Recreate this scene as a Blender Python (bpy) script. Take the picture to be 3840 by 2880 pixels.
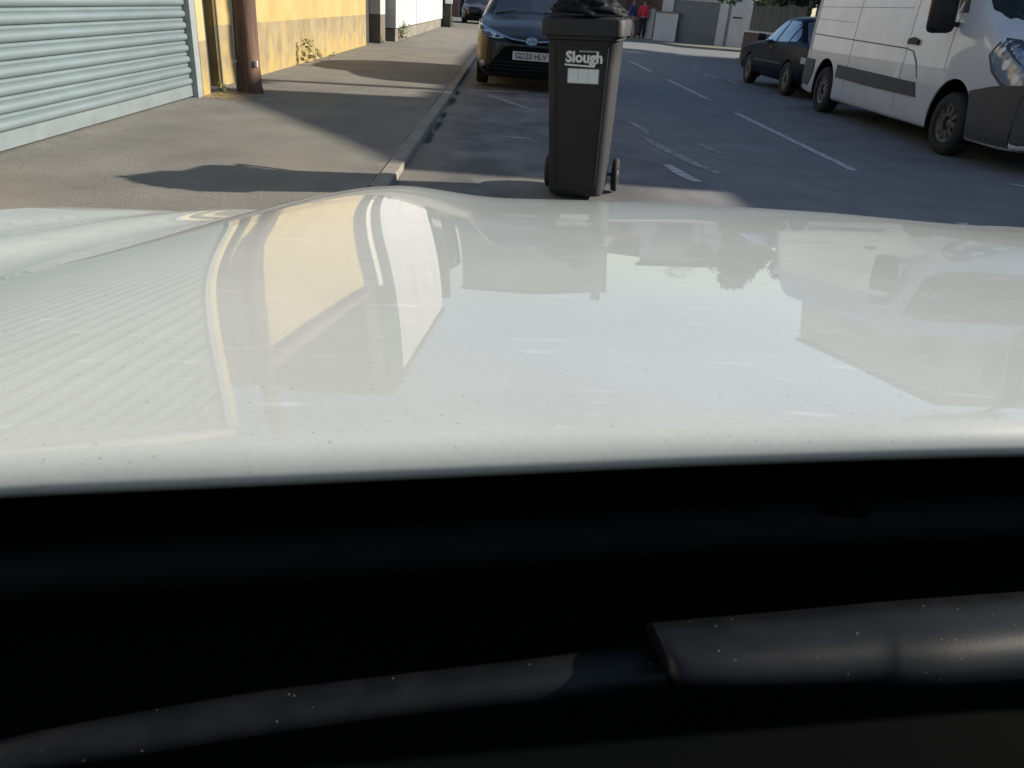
import bpy, bmesh, math, random
import numpy as np
from mathutils import Vector, Matrix
from mathutils.bvhtree import BVHTree

R = math.radians
random.seed(7)
rng = np.random.default_rng(7)
scene = bpy.context.scene
for o in list(bpy.data.objects):
    bpy.data.objects.remove(o)
col = scene.collection

# ------------------------------------------------------------------ camera
CAM_H = 1.2
FPX = 2852.0            # focal length in photo pixels (photo 3840 px wide)
PITCH, ROLL, YAW = R(26.5), R(4.5), R(2.0)
fwd = Vector((math.sin(YAW) * math.cos(PITCH), math.cos(YAW) * math.cos(PITCH), -math.sin(PITCH)))
right0 = Vector((math.cos(YAW), -math.sin(YAW), 0))
up0 = right0.cross(fwd)
cR = math.cos(ROLL) * right0 + math.sin(ROLL) * up0
cU = -math.sin(ROLL) * right0 + math.cos(ROLL) * up0
cam = bpy.data.cameras.new('camera')
cam_o = bpy.data.objects.new('camera', cam)
col.objects.link(cam_o)
cam_o.matrix_world = Matrix(((cR.x, cU.x, -fwd.x, 0), (cR.y, cU.y, -fwd.y, 0), (cR.z, cU.z, -fwd.z, CAM_H), (0, 0, 0, 1)))
cam.sensor_width = 36
cam.lens = 36 * FPX / 3840
cam.clip_start = 0.01
cam.clip_end = 600
cam.dof.use_dof = True
cam.dof.focus_distance = 1.2
cam.dof.aperture_fstop = 30
scene.camera = cam_o

# ------------------------------------------------------------------ sky and sun
SUN_EL = R(24)
SUN_SLOPE = 0.20        # metres the shadow comes towards us per metre it runs left
sun_az = Vector((1, SUN_SLOPE)).normalized()
to_sun = Vector((sun_az.x * math.cos(SUN_EL), sun_az.y * math.cos(SUN_EL), math.sin(SUN_EL)))
world = bpy.data.worlds.new('World')
scene.world = world
world.use_nodes = True
wn = world.node_tree
sky = wn.nodes.new('ShaderNodeTexSky')
sky.sky_type = 'NISHITA'
sky.sun_disc = False
sky.sun_elevation = SUN_EL
sky.sun_rotation = math.atan2(to_sun.x, to_sun.y)
sky.air_density = 1.0
sky.dust_density = 0.6
sky.ozone_density = 1.5
bg = wn.nodes['Background']
bg.inputs['Strength'].default_value = 0.085
wn.links.new(sky.outputs[0], bg.inputs[0])
sl = bpy.data.lights.new('sun', 'SUN')
sl.energy = 5.0
sl.angle = R(0.6)
sl.color = (1.0, 0.92, 0.80)
sun_o = bpy.data.objects.new('sun', sl)
col.objects.link(sun_o)
sun_o.rotation_euler = to_sun.to_track_quat('Z', 'Y').to_euler()
sun_o.location = (30, 6, 20)
scene.view_settings.view_transform = 'Standard'
scene.view_settings.look = 'None'
scene.view_settings.exposure = 0.72
scene.view_settings.gamma = 1.0
scene.view_settings.use_curve_mapping = False

# ------------------------------------------------------------------ materials
def pbr(name, c, rough=0.6, metal=0.0, var=0.0, vscale=8.0, bump=0.0, bscale=60.0, coat=0.0, spec=0.5,
        stretch=(1, 1, 1), coat_rough=0.03, alpha=None):
    m = bpy.data.materials.new(name)
    m.use_nodes = True
    nt = m.node_tree
    b = nt.nodes['Principled BSDF']
    b.inputs['Base Color'].default_value = (*c, 1)
    b.inputs['Roughness'].default_value = rough
    b.inputs['Metallic'].default_value = metal
    b.inputs['Coat Weight'].default_value = coat
    b.inputs['Coat Roughness'].default_value = coat_rough
    b.inputs['Specular IOR Level'].default_value = spec
    if var or bump:
        tc = nt.nodes.new('ShaderNodeTexCoord')
        mp = nt.nodes.new('ShaderNodeMapping')
        mp.inputs['Scale'].default_value = stretch
        nt.links.new(tc.outputs['Object'], mp.inputs[0])
    if var:
        n = nt.nodes.new('ShaderNodeTexNoise')
        n.inputs['Scale'].default_value = vscale
        n.inputs['Detail'].default_value = 6
        nt.links.new(mp.outputs[0], n.inputs['Vector'])
        rp = nt.nodes.new('ShaderNodeValToRGB')
        rp.color_ramp.elements[0].position = 0.3
        rp.color_ramp.elements[1].position = 0.7
        rp.color_ramp.elements[0].color = (*[x * (1 - var) for x in c], 1)
        rp.color_ramp.elements[1].color = (*[min(1, x * (1 + var)) for x in c], 1)
        nt.links.new(n.outputs[0], rp.inputs[0])
        nt.links.new(rp.outputs[0], b.inputs['Base Color'])
    if bump:
        n2 = nt.nodes.new('ShaderNodeTexNoise')
        n2.inputs['Scale'].default_value = bscale
        n2.inputs['Detail'].default_value = 4
        nt.links.new(mp.outputs[0], n2.inputs['Vector'])
        bp = nt.nodes.new('ShaderNodeBump')
        bp.inputs['Strength'].default_value = bump
        bp.inputs['Distance'].default_value = 0.01
        nt.links.new(n2.outputs[0], bp.inputs['Height'])
        nt.links.new(bp.outputs[0], b.inputs['Normal'])
    return m

class NT:
    """small helper to chain shader nodes"""
    def __init__(s, m):
        s.t = m.node_tree
        s.tc = s.t.nodes.new('ShaderNodeTexCoord')
    def n(s, kind, **k):
        nd = s.t.nodes.new(kind)
        for a, v in k.items():
            if a in nd.inputs:
                nd.inputs[a].default_value = v
            else:
                setattr(nd, a, v)
        return nd
    def l(s, a, b):
        s.t.links.new(a, b)
    def noise(s, scale, detail=5, stretch=None, rough=0.5):
        nd = s.n('ShaderNodeTexNoise', Scale=scale, Detail=detail, Roughness=rough)
        if stretch:
            mp = s.n('ShaderNodeMapping', Scale=stretch)
            s.l(s.tc.outputs['Object'], mp.inputs[0])
            s.l(mp.outputs[0], nd.inputs['Vector'])
        else:
            s.l(s.tc.outputs['Object'], nd.inputs['Vector'])
        return nd.outputs[0]
    def ramp(s, f, stops):
        r = s.n('ShaderNodeValToRGB')
        e = r.color_ramp.elements
        while len(e) < len(stops):
            e.new(0.5)
        for i, (p, c) in enumerate(stops):
            e[i].position = p
            e[i].color = (*c, 1) if not isinstance(c, (int, float)) else (c, c, c, 1)
        s.l(f, r.inputs[0])
        return r.outputs[0]
    def mix(s, f, a, b, mode='MIX'):
        m = s.n('ShaderNodeMix', data_type='RGBA', blend_type=mode)
        for v, i in ((f, 0), (a, 6), (b, 7)):
            if hasattr(v, 'is_linked'):
                s.l(v, m.inputs[i])
            elif i == 0:
                m.inputs[0].default_value = v
            else:
                m.inputs[i].default_value = (*v, 1)
        return m.outputs[2]
    def math(s, op, a, b=0.0):
        m = s.n('ShaderNodeMath', operation=op)
        for i, v in ((0, a), (1, b)):
            if hasattr(v, 'is_linked'):
                s.l(v, m.inputs[i])
            else:
                m.inputs[i].default_value = v
        return m.outputs[0]
    def xyz(s):
        x = s.n('ShaderNodeSeparateXYZ')
        s.l(s.tc.outputs['Object'], x.inputs[0])
        return x.outputs

def asphalt_mat():
    m = pbr('asphalt', (0.06, 0.06, 0.06), 0.85, spec=0.3)
    t = NT(m); b = m.node_tree.nodes['Principled BSDF']
    x, y, z = t.xyz()
    fine = t.noise(90, 3)
    mid = t.noise(2.2, 6)
    streak = t.noise(1.7, 8, (1.0, 0.8, 1), 0.62)
    base = t.ramp(fine, [(0.3, (0.165, 0.170, 0.174)), (0.72, (0.27, 0.275, 0.28))])
    base = t.mix(0.5, base, t.ramp(mid, [(0.32, (0.50, 0.51, 0.54)), (0.7, (1.0, 0.99, 0.97))]), 'MULTIPLY')
    # dusty, paler parking strip along the kerb with ragged inner edge
    edge = t.math('ADD', x, t.math('MULTIPLY', t.math('SUBTRACT', t.noise(1.1, 5), 0.5), 1.6))
    park = t.ramp(t.math('MULTIPLY', t.math('ADD', edge, 1.5), 0.25), [(0.55, 1.0), (0.82, 0.0)])
    dust = t.ramp(streak, [(0.40, (0.085, 0.085, 0.086)), (0.66, (0.25, 0.24, 0.225))])
    dust = t.mix(0.6, dust, t.ramp(fine, [(0.3, (0.6, 0.6, 0.6)), (0.7, (1.1, 1.08, 1.05))]), 'MULTIPLY')
    c = t.mix(t.math('MULTIPLY', park, 0.8), base, dust)
    # pale grit heaped in the gutter
    gut = t.math('ADD', x, t.math('MULTIPLY', t.math('SUBTRACT', t.noise(3.0, 6), 0.5), 0.35))
    gf = t.ramp(t.math('MULTIPLY', t.math('ADD', gut, 1.0), 0.7), [(0.22, 1.0), (0.5, 0.0)])
    c = t.mix(t.math('MULTIPLY', gf, 0.75), c, t.ramp(t.noise(60, 4), [(0.3, (0.13, 0.12, 0.095)), (0.7, (0.27, 0.24, 0.19))]))
    t.l(c, b.inputs['Base Color'])
    bp = t.n('ShaderNodeBump', Strength=0.5, Distance=0.006)
    t.l(t.noise(140, 3), bp.inputs['Height'])
    t.l(bp.outputs[0], b.inputs['Normal'])
    return m

def pavement_mat():
    m = pbr('pavement_asphalt', (0.2, 0.18, 0.15), 0.9, spec=0.25)
    t = NT(m); b = m.node_tree.nodes['Principled BSDF']
    fine = t.noise(75, 4)
    mid = t.noise(1.6, 8)
    dirt = t.noise(0.8, 7, (1.0, 0.55, 1))
    c = t.ramp(fine, [(0.28, (0.140, 0.135, 0.121)), (0.5, (0.200, 0.192, 0.172)), (0.75, (0.275, 0.264, 0.238))])
    c = t.mix(0.75, c, t.ramp(mid, [(0.3, (0.70, 0.69, 0.68)), (0.7, (1.08, 1.07, 1.04))]), 'MULTIPLY')
    c = t.mix(t.ramp(dirt, [(0.52, 0.0), (0.72, 0.55)]), c, (0.26, 0.225, 0.16))
    cr = t.n('ShaderNodeTexVoronoi', feature='DISTANCE_TO_EDGE', Scale=0.33)
    mp = t.n('ShaderNodeMixRGB' if False else 'ShaderNodeVectorMath', operation='ADD')
    ns = t.n('ShaderNodeTexNoise', Scale=1.5, Detail=6)
    t.l(t.tc.outputs['Object'], ns.inputs['Vector'])
    sc = t.n('ShaderNodeVectorMath', operation='SCALE'); sc.inputs['Scale'].default_value = 1.4
    t.l(ns.outputs['Color'], sc.inputs[0])
    t.l(t.tc.outputs['Object'], mp.inputs[0]); t.l(sc.outputs[0], mp.inputs[1])
    t.l(mp.outputs[0], cr.inputs['Vector'])
    crack = t.ramp(cr.outputs['Distance'], [(0.0, 1.0), (0.006, 0.0)])
    c = t.mix(t.math('MULTIPLY', crack, 0.22), c, (0.05, 0.045, 0.035))
    t.l(c, b.inputs['Base Color'])
    bp = t.n('ShaderNodeBump', Strength=0.55, Distance=0.006)
    t.l(t.noise(110, 4), bp.inputs['Height'])
    t.l(bp.outputs[0], b.inputs['Normal'])
    return m

def yellow_wall_mat(name='yellow_render', line=0.72, top=(0.39, 0.28, 0.105), pale=(0.45, 0.345, 0.16)):
    m = pbr(name, top, 0.85, spec=0.2)
    t = NT(m); b = m.node_tree.nodes['Principled BSDF']
    x, y, z = t.xyz()
    paint = t.ramp(t.noise(1.8, 8), [(0.3, top), (0.7, pale)])
    paint = t.mix(t.ramp(t.noise(1.4, 6, (1, 1.6, 0.45)), [(0.48, 0.0), (0.75, 0.5)]), paint, (0.28, 0.20, 0.085))
    bare = t.ramp(t.noise(3.0, 8), [(0.3, (0.21, 0.168, 0.10)), (0.7, (0.31, 0.25, 0.15))])
    zz = t.math('ADD', z, t.math('MULTIPLY', t.math('SUBTRACT', t.noise(9, 4), 0.5), 0.03))
    low = t.math('LESS_THAN', zz, line)
    # leftovers of yellow paint in the bare plinth, runny and strongest near the foot
    run = t.noise(2.6, 9, (1, 1.5, 0.9), 0.65)
    keep = t.ramp(t.math('ADD', run, t.math('MULTIPLY', t.math('SUBTRACT', 0.42, z), 0.35)), [(0.44, 0.0), (0.66, 1.0)])
    bare = t.mix(t.math('MULTIPLY', keep, 0.8), bare, (0.42, 0.30, 0.10))
    moss = t.ramp(t.math('ADD', t.math('MULTIPLY', z, 3.0), t.noise(5, 5)), [(0.55, 0.45), (0.85, 0.0)])
    bare = t.mix(moss, bare, (0.27, 0.22, 0.11))
    c = t.mix(low, paint, bare)
    t.l(c, b.inputs['Base Color'])
    bp = t.n('ShaderNodeBump', Strength=0.35, Distance=0.01)
    t.l(t.noise(30, 6), bp.inputs['Height'])
    t.l(bp.outputs[0], b.inputs['Normal'])
    return m

def stained_white(name, c=(0.72, 0.72, 0.70), plinth=None, line=0.72):
    m = pbr(name, c, 0.75, spec=0.3)
    t = NT(m); b = m.node_tree.nodes['Principled BSDF']
    x, y, z = t.xyz()
    k = t.ramp(t.noise(1.3, 7, (1, 1, 0.5)), [(0.3, tuple(a * 0.82 for a in c)), (0.7, c)])
    if plinth:
        zz = t.math('ADD', z, t.math('MULTIPLY', t.math('SUBTRACT', t.noise(9, 4), 0.5), 0.03))
        k = t.mix(t.math('LESS_THAN', zz, line), k, t.ramp(t.noise(4, 6), [(0.3, tuple(a * 0.7 for a in plinth)), (0.7, plinth)]))
    t.l(k, b.inputs['Base Color'])
    bp = t.n('ShaderNodeBump', Strength=0.25, Distance=0.01)
    t.l(t.noise(35, 5), bp.inputs['Height']); t.l(bp.outputs[0], b.inputs['Normal'])
    return m

def brick_mat():
    m = pbr('brick', (0.25, 0.12, 0.08), 0.85, spec=0.2)
    t = NT(m); b = m.node_tree.nodes['Principled BSDF']
    mp = t.n('ShaderNodeMapping'); mp.inputs['Rotation'].default_value = (R(90), 0, R(90))
    t.l(t.tc.outputs['Object'], mp.inputs[0])
    br = t.n('ShaderNodeTexBrick', Scale=1.0)
    br.inputs['Brick Width'].default_value = 0.225; br.inputs['Row Height'].default_value = 0.075
    br.inputs['Mortar Size'].default_value = 0.006
    br.inputs['Color1'].default_value = (0.22, 0.10, 0.07, 1); br.inputs['Color2'].default_value = (0.15, 0.075, 0.055, 1)
    br.inputs['Mortar'].default_value = (0.25, 0.23, 0.2, 1)
    t.l(mp.outputs[0], br.inputs['Vector'])
    t.l(t.mix(0.4, br.outputs['Color'], t.ramp(t.noise(3, 6), [(0.3, (0.6, 0.6, 0.6)), (0.7, (1, 1, 1))]), 'MULTIPLY'), b.inputs['Base Color'])
    return m

def car_white_mat():
    """white solid paint under clear coat, dusty, with fallen specks"""
    m = pbr('white_car_paint', (0.57, 0.605, 0.595), 0.45, spec=0.4, coat=0.78, coat_rough=0.015)
    t = NT(m); b = m.node_tree.nodes['Principled BSDF']
    base = t.ramp(t.noise(14, 6), [(0.3, (0.432, 0.455, 0.438)), (0.7, (0.464, 0.487, 0.470))])
    v = t.n('ShaderNodeTexVoronoi', Scale=170); t.l(t.tc.outputs['Object'], v.inputs['Vector'])
    pick = t.n('ShaderNodeSeparateColor'); t.l(v.outputs['Color'], pick.inputs[0])
    speck = t.math('MULTIPLY', t.math('LESS_THAN', v.outputs['Distance'], 0.11), t.math('GREATER_THAN', pick.outputs[0], 0.80))
    base = t.mix(t.math('MULTIPLY', speck, 0.55), base, (0.18, 0.17, 0.15))
    v2 = t.n('ShaderNodeTexVoronoi', Scale=420); t.l(t.tc.outputs['Object'], v2.inputs['Vector'])
    pick2 = t.n('ShaderNodeSeparateColor'); t.l(v2.outputs['Color'], pick2.inputs[0])
    sp2 = t.math('MULTIPLY', t.math('LESS_THAN', v2.outputs['Distance'], 0.2), t.math('GREATER_THAN', pick2.outputs[1], 0.9))
    base = t.mix(t.math('MULTIPLY', sp2, 0.4), base, (0.17, 0.16, 0.14))
    smear = t.ramp(t.noise(60, 4, (0.7, 2.5, 1)), [(0.60, 0.0), (0.78, 0.30)])
    base = t.mix(smear, base, (0.42, 0.44, 0.425))
    flake = t.ramp(t.noise(55, 5, (0.45, 2.0, 1)), [(0.64, 0.0), (0.70, 0.45)])
    base = t.mix(flake, base, (0.58, 0.61, 0.60))
    grit = t.ramp(t.noise(420, 3), [(0.36, 0.95), (0.5, 1.0), (0.68, 1.02)])
    base = t.mix(0.8, base, grit, 'MULTIPLY')
    t.l(base, b.inputs['Base Color'])
    dull = t.ramp(t.noise(40, 6), [(0.35, 0.004), (0.8, 0.025)])
    t.l(dull, b.inputs['Coat Roughness'])
    b.inputs['Coat IOR'].default_value = 1.38
    b.inputs['Specular IOR Level'].default_value = 0.25
    return m

def wiper_mat():
    m = pbr('wiper_black', (0.012, 0.0125, 0.014), 0.40, spec=0.28)
    t = NT(m); b = m.node_tree.nodes['Principled BSDF']
    v = t.n('ShaderNodeTexVoronoi', Scale=640); t.l(t.tc.outputs['Object'], v.inputs['Vector'])
    pick = t.n('ShaderNodeSeparateColor'); t.l(v.outputs['Color'], pick.inputs[0])
    speck = t.math('MULTIPLY', t.math('LESS_THAN', v.outputs['Distance'], 0.13), t.math('GREATER_THAN', pick.outputs[0], 0.955))
    c = t.ramp(t.noise(70, 7), [(0.4, (0.0025, 0.003, 0.004)), (0.75, (0.008, 0.008, 0.0088))])
    c = t.mix(t.math('MULTIPLY', speck, 0.7), c, (0.30, 0.27, 0.22))
    t.l(c, b.inputs['Base Color'])
    bp = t.n('ShaderNodeBump', Strength=0.12, Distance=0.0004)
    t.l(t.noise(1600, 2), bp.inputs['Height']); t.l(bp.outputs[0], b.inputs['Normal'])
    return m

MT = {
    'asphalt': asphalt_mat(), 'pavement': pavement_mat(), 'yellow': yellow_wall_mat(),
    'pier': yellow_wall_mat('pier_render', 0.60, (0.46, 0.38, 0.19), (0.49, 0.40, 0.21)),
    'kerb': pbr('kerb_concrete', (0.24, 0.222, 0.185), 0.9, var=0.28, vscale=7, bump=0.5, bscale=50),
    'road_paint': pbr('road_paint', (0.44, 0.44, 0.43), 0.8, var=0.45, vscale=16),
    'worn_paint': pbr('worn_road_paint', (0.27, 0.27, 0.27), 0.85, var=0.5, vscale=11),
    'shutter': pbr('galvanised_shutter', (0.18, 0.225, 0.235), 0.42, metal=0.25, var=0.10, vscale=3, spec=0.4, stretch=(1, 0.6, 4)),
    'shutter_bar': pbr('shutter_bottom_bar', (0.185, 0.22, 0.225), 0.5, metal=0.2, var=0.12, vscale=4),
    'guide': pbr('shutter_guide', (0.29, 0.32, 0.32), 0.5, metal=0.2, var=0.1, vscale=9),
    'pole': pbr('creosoted_wood', (0.105, 0.062, 0.043), 0.9, var=0.5, vscale=3.0, bump=0.8, bscale=14, stretch=(4, 4, 0.35)),
    'white_render': stained_white('white_render'),
    'white_pillar': stained_white('white_pillar_render', (0.56, 0.53, 0.46), (0.16, 0.135, 0.105), 0.72),
    'white_panel': stained_white('white_board', (0.47, 0.475, 0.475)),
    'dark_recess_and_shade': pbr('dark_timber_and_shade', (0.035, 0.036, 0.026), 0.7, var=0.3, vscale=5),
    'plinth': pbr('plinth_render', (0.18, 0.165, 0.13), 0.9, var=0.3, vscale=3),
    'grey_door': pbr('grey_roller_door', (0.13, 0.145, 0.16), 0.5, var=0.08, vscale=2),
    'garage_white': stained_white('garage_white', (0.56, 0.55, 0.54)),
    'brick': brick_mat(),
    'brick_dark': pbr('dark_brick', (0.085, 0.052, 0.042), 0.9, var=0.45, vscale=9),
    'coping': pbr('coping_stone', (0.55, 0.52, 0.46), 0.85, var=0.2, vscale=4),
    'fence': pbr('weathered_fence', (0.085, 0.082, 0.066), 0.9, var=0.5, vscale=3.5, stretch=(1, 3, 0.3)),
    'upvc': pbr('white_upvc', (0.75, 0.76, 0.77), 0.35),
    'glass': pbr('dark_glass', (0.02, 0.025, 0.03), 0.04, spec=0.8, coat=1.0),
    'van_glass': pbr('tinted_screen', (0.012, 0.018, 0.022), 0.12, spec=0.3),
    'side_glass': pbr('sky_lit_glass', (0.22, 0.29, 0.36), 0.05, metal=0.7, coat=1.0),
    'pane': pbr('window_glass', (0.03, 0.04, 0.045), 0.05, spec=0.8),
    'roof_tile': pbr('roof_tile', (0.12, 0.07, 0.055), 0.85, var=0.3, vscale=5),
    'house_render': stained_white('house_render', (0.55, 0.50, 0.42)),
    'navy': pbr('navy_paint', (0.005, 0.006, 0.010), 0.35, metal=0.0, spec=0.3, coat=0.4),
    'black_paint': pbr('black_paint', (0.008, 0.012, 0.022), 0.25, spec=0.1, coat=0.0, coat_rough=0.08, var=0.3, vscale=4),
    'maroon': pbr('maroon_paint', (0.05, 0.018, 0.016), 0.35, coat=1.0),
    'van_white': pbr('van_white', (0.53, 0.56, 0.61), 0.4, coat=0.8, var=0.08, vscale=2.5),
    'seam': pbr('panel_gap', (0.16, 0.16, 0.165), 0.7),
    'van_plastic': pbr('grey_plastic', (0.045, 0.047, 0.055), 0.55, var=0.12, vscale=6),
    'black_plastic': pbr('black_plastic', (0.010, 0.010, 0.011), 0.5, spec=0.35),
    'grille': pbr('black_grille', (0.005, 0.005, 0.006), 0.8, spec=0.12),
    'rubber': pbr('rubber', (0.016, 0.016, 0.016), 0.8, var=0.3, vscale=20),
    'rim': pbr('steel_rim', (0.10, 0.10, 0.105), 0.45, metal=0.6, var=0.25, vscale=15),
    'chrome': pbr('chrome', (0.6, 0.62, 0.66), 0.12, metal=1.0),
    'lamp_glass': pbr('lamp_glass', (0.20, 0.27, 0.36), 0.12, metal=0.15, coat=1.0, var=0.35, vscale=16),
    'lamp_dark': pbr('lamp_bezel', (0.06, 0.06, 0.065), 0.2, metal=0.5, coat=1.0),
    'plate': pbr('plate_white', (0.62, 0.61, 0.60), 0.45),
    'ink': pbr('black_ink', (0.015, 0.015, 0.02), 0.5),
    'emblem_blue': pbr('emblem_blue', (0.06, 0.14, 0.30), 0.2, metal=0.3, coat=1.0),
    'bin': pbr('bin_plastic', (0.003, 0.004, 0.006), 0.66, spec=0.55, var=0.25, vscale=5, bump=0.15, bscale=160),
    'bag': pbr('bin_bag', (0.005, 0.006, 0.009), 0.62, spec=0.12, bump=0.6, bscale=16),
    'sticker': pbr('sticker_white', (0.60, 0.66, 0.68), 0.5, var=0.06, vscale=20),
    'lettering': pbr('lettering_white', (0.62, 0.64, 0.64), 0.6, var=0.15, vscale=60),
    'lettering_line': pbr('lettering_grey', (0.30, 0.31, 0.32), 0.6),
    'leaf': pbr('leaf', (0.075, 0.12, 0.032), 0.6, var=0.5, vscale=6),
    'leaf_dark': pbr('leaf_dark', (0.03, 0.055, 0.025), 0.7, var=0.5, vscale=6),
    'weed': pbr('weed_leaf', (0.13, 0.17, 0.055), 0.6, var=0.4, vscale=20),
    'weed_dark': pbr('gutter_moss', (0.05, 0.066, 0.04), 0.8, var=0.4, vscale=20),
    'straw': pbr('straw', (0.40, 0.30, 0.14), 0.8, var=0.3, vscale=30),
    'bark': pbr('bark', (0.08, 0.06, 0.045), 0.9, var=0.4, vscale=9),
    'red_cloth': pbr('red_cloth', (0.55, 0.03, 0.05), 0.8), 'blue_cloth': pbr('blue_cloth', (0.03, 0.05, 0.16), 0.8),
    'dark_cloth': pbr('dark_cloth', (0.015, 0.016, 0.022), 0.85), 'pale_cloth': pbr('pale_cloth', (0.42, 0.38, 0.36), 0.85),
    'skin': pbr('skin', (0.30, 0.17, 0.12), 0.6), 'hair': pbr('hair', (0.015, 0.012, 0.01), 0.7),
    'car_white': car_white_mat(), 'wiper': wiper_mat(),
    'cowl': pbr('cowl_plastic', (0.0022, 0.0026, 0.003), 0.9, spec=0.02),
    'frit': pbr('blacked_glass', (0.0012, 0.0012, 0.0016), 0.9, spec=0.0),
    'seal': pbr('rubber_seal', (0.004, 0.004, 0.004), 0.8, spec=0.2),
}
MT['black_paint'].node_tree.nodes['Principled BSDF'].inputs['IOR'].default_value = 1.22
gl = bpy.data.materials.new('windscreen_glass'); gl.use_nodes = True
gb = gl.node_tree.nodes['Principled BSDF']
gb.inputs['Transmission Weight'].default_value = 1.0; gb.inputs['Roughness'].default_value = 0.0
gb.inputs['Base Color'].default_value = (0.85, 0.95, 0.9, 1); gb.inputs['IOR'].default_value = 1.45
MT['windscreen'] = gl

# ------------------------------------------------------------------ mesh helpers
def link(name, me, mat, parent=None, smooth=False):
    o = bpy.data.objects.new(name, me)
    col.objects.link(o)
    if mat is not None and not me.materials:
        me.materials.append(MT[mat] if isinstance(mat, str) else mat)
    if smooth:
        me.polygons.foreach_set('use_smooth', [True] * len(me.polygons))
    if parent is not None:
        o.parent = parent
    return o

def tag(o, label=None, cat=None, group=None, kind=None):
    for k, v in (('label', label), ('category', cat), ('group', group), ('kind', kind)):
        if v:
            o[k] = v
    return o

def empty(name, loc=(0, 0, 0), rz=0.0):
    o = bpy.data.objects.new(name, None)
    col.objects.link(o)
    o.location = loc
    o.rotation_euler = (0, 0, rz)
    o.empty_display_size = 0.2
    return o

def bm_to(name, bm, mat, parent=None, smooth=False):
    me = bpy.data.meshes.new(name)
    bmesh.ops.recalc_face_normals(bm, faces=bm.faces)
    bm.to_mesh(me); bm.free()
    return link(name, me, mat, parent, smooth)

def add_box(bm, lo, hi, bevel=0.0):
    r = bmesh.ops.create_cube(bm, size=1)
    vs = r['verts']
    for v in vs:
        v.co = Vector([lo[i] + (v.co[i] + 0.5) * (hi[i] - lo[i]) for i in range(3)])
    if bevel:
        es = list({e for v in vs for e in v.link_edges})
        bmesh.ops.bevel(bm, geom=es, offset=bevel, segments=2, profile=0.5, affect='EDGES')
    return vs

def box(name, lo, hi, mat, parent=None, bevel=0.0):
    bm = bmesh.new(); add_box(bm, lo, hi, bevel)
    return bm_to(name, bm, mat, parent)

def mesh(name, verts, faces, mat, parent=None, smooth=False):
    me = bpy.data.meshes.new(name)
    me.from_pydata([tuple(v) for v in verts], [], faces)
    me.update()
    bm = bmesh.new(); bm.from_mesh(me); bmesh.ops.recalc_face_normals(bm, faces=bm.faces); bm.to_mesh(me); bm.free()
    return link(name, me, mat, parent, smooth)

def prism(name, poly, axis, a0, a1, mat, parent=None):
    """extrude a 2D polygon along an axis ('x': poly is (y,z); 'y': (x,z); 'z': (x,y))"""
    def P(p, a):
        return {'x': (a, p[0], p[1]), 'y': (p[0], a, p[1]), 'z': (p[0], p[1], a)}[axis]
    n = len(poly)
    vs = [P(p, a0) for p in poly] + [P(p, a1) for p in poly]
    fs = [tuple(range(n)), tuple(range(2 * n - 1, n - 1, -1))] + [(i, (i + 1) % n, n + (i + 1) % n, n + i) for i in range(n)]
    return mesh(name, vs, fs, mat, parent)

def lathe_x(name, prof, mat, parent=None, seg=36, loc=(0, 0, 0)):
    """prof: list of (radius, x) revolved round the x axis"""
    vs, fs = [], []
    for k in range(seg):
        a = 2 * math.pi * k / seg
        for r, x in prof:
            vs.append((loc[0] + x, loc[1] + r * math.cos(a), loc[2] + r * math.sin(a)))
    n = len(prof)
    for k in range(seg):
        for i in range(n - 1):
            a, b = k * n + i, ((k + 1) % seg) * n + i
            fs.append((a, a + 1, b + 1, b))
    o = mesh(name, vs, fs, mat, parent, True)
    return o

def tube(name, pts, rad, mat, parent=None, seg=10, squash=1.0):
    pts = [Vector(p) for p in pts]
    rad = rad if hasattr(rad, '__len__') else [rad] * len(pts)
    vs, fs = [], []
    for i, p in enumerate(pts):
        d = (pts[min(i + 1, len(pts) - 1)] - pts[max(i - 1, 0)]).normalized()
        ref = Vector((0, 0, 1)) if abs(d.z) < 0.9 else Vector((1, 0, 0))
        u = d.cross(ref).normalized(); w = u.cross(d).normalized()
        for k in range(seg):
            a = 2 * math.pi * k / seg
            vs.append(p + u * math.cos(a) * rad[i] + w * math.sin(a) * rad[i] * squash)
    for i in range(len(pts) - 1):
        for k in range(seg):
            a, b = i * seg + k, i * seg + (k + 1) % seg
            fs.append((a, b, b + seg, a + seg))
    fs.append(tuple(range(seg - 1, -1, -1))); fs.append(tuple(range((len(pts) - 1) * seg, len(pts) * seg)))
    return mesh(name, vs, fs, mat, parent, True)

def spline(P, n):
    """smooth resample of a point list (rows) to n rows, tension keeps overshoot small"""
    P = np.asarray(P, float); k = len(P)
    T = np.zeros_like(P)
    T[1:-1] = (P[2:] - P[:-2]) * 0.40
    T[0] = (P[1] - P[0]) * 0.8; T[-1] = (P[-1] - P[-2]) * 0.8
    u = np.linspace(0, k - 1, n); i = np.minimum(u.astype(int), k - 2); f = (u - i)
    f = f.reshape([-1] + [1] * (P.ndim - 1))
    h00 = 2 * f**3 - 3 * f**2 + 1; h10 = f**3 - 2 * f**2 + f; h01 = -2 * f**3 + 3 * f**2; h11 = f**3 - f**2
    return h00 * P[i] + h10 * T[i] + h01 * P[i + 1] + h11 * T[i + 1]

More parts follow.
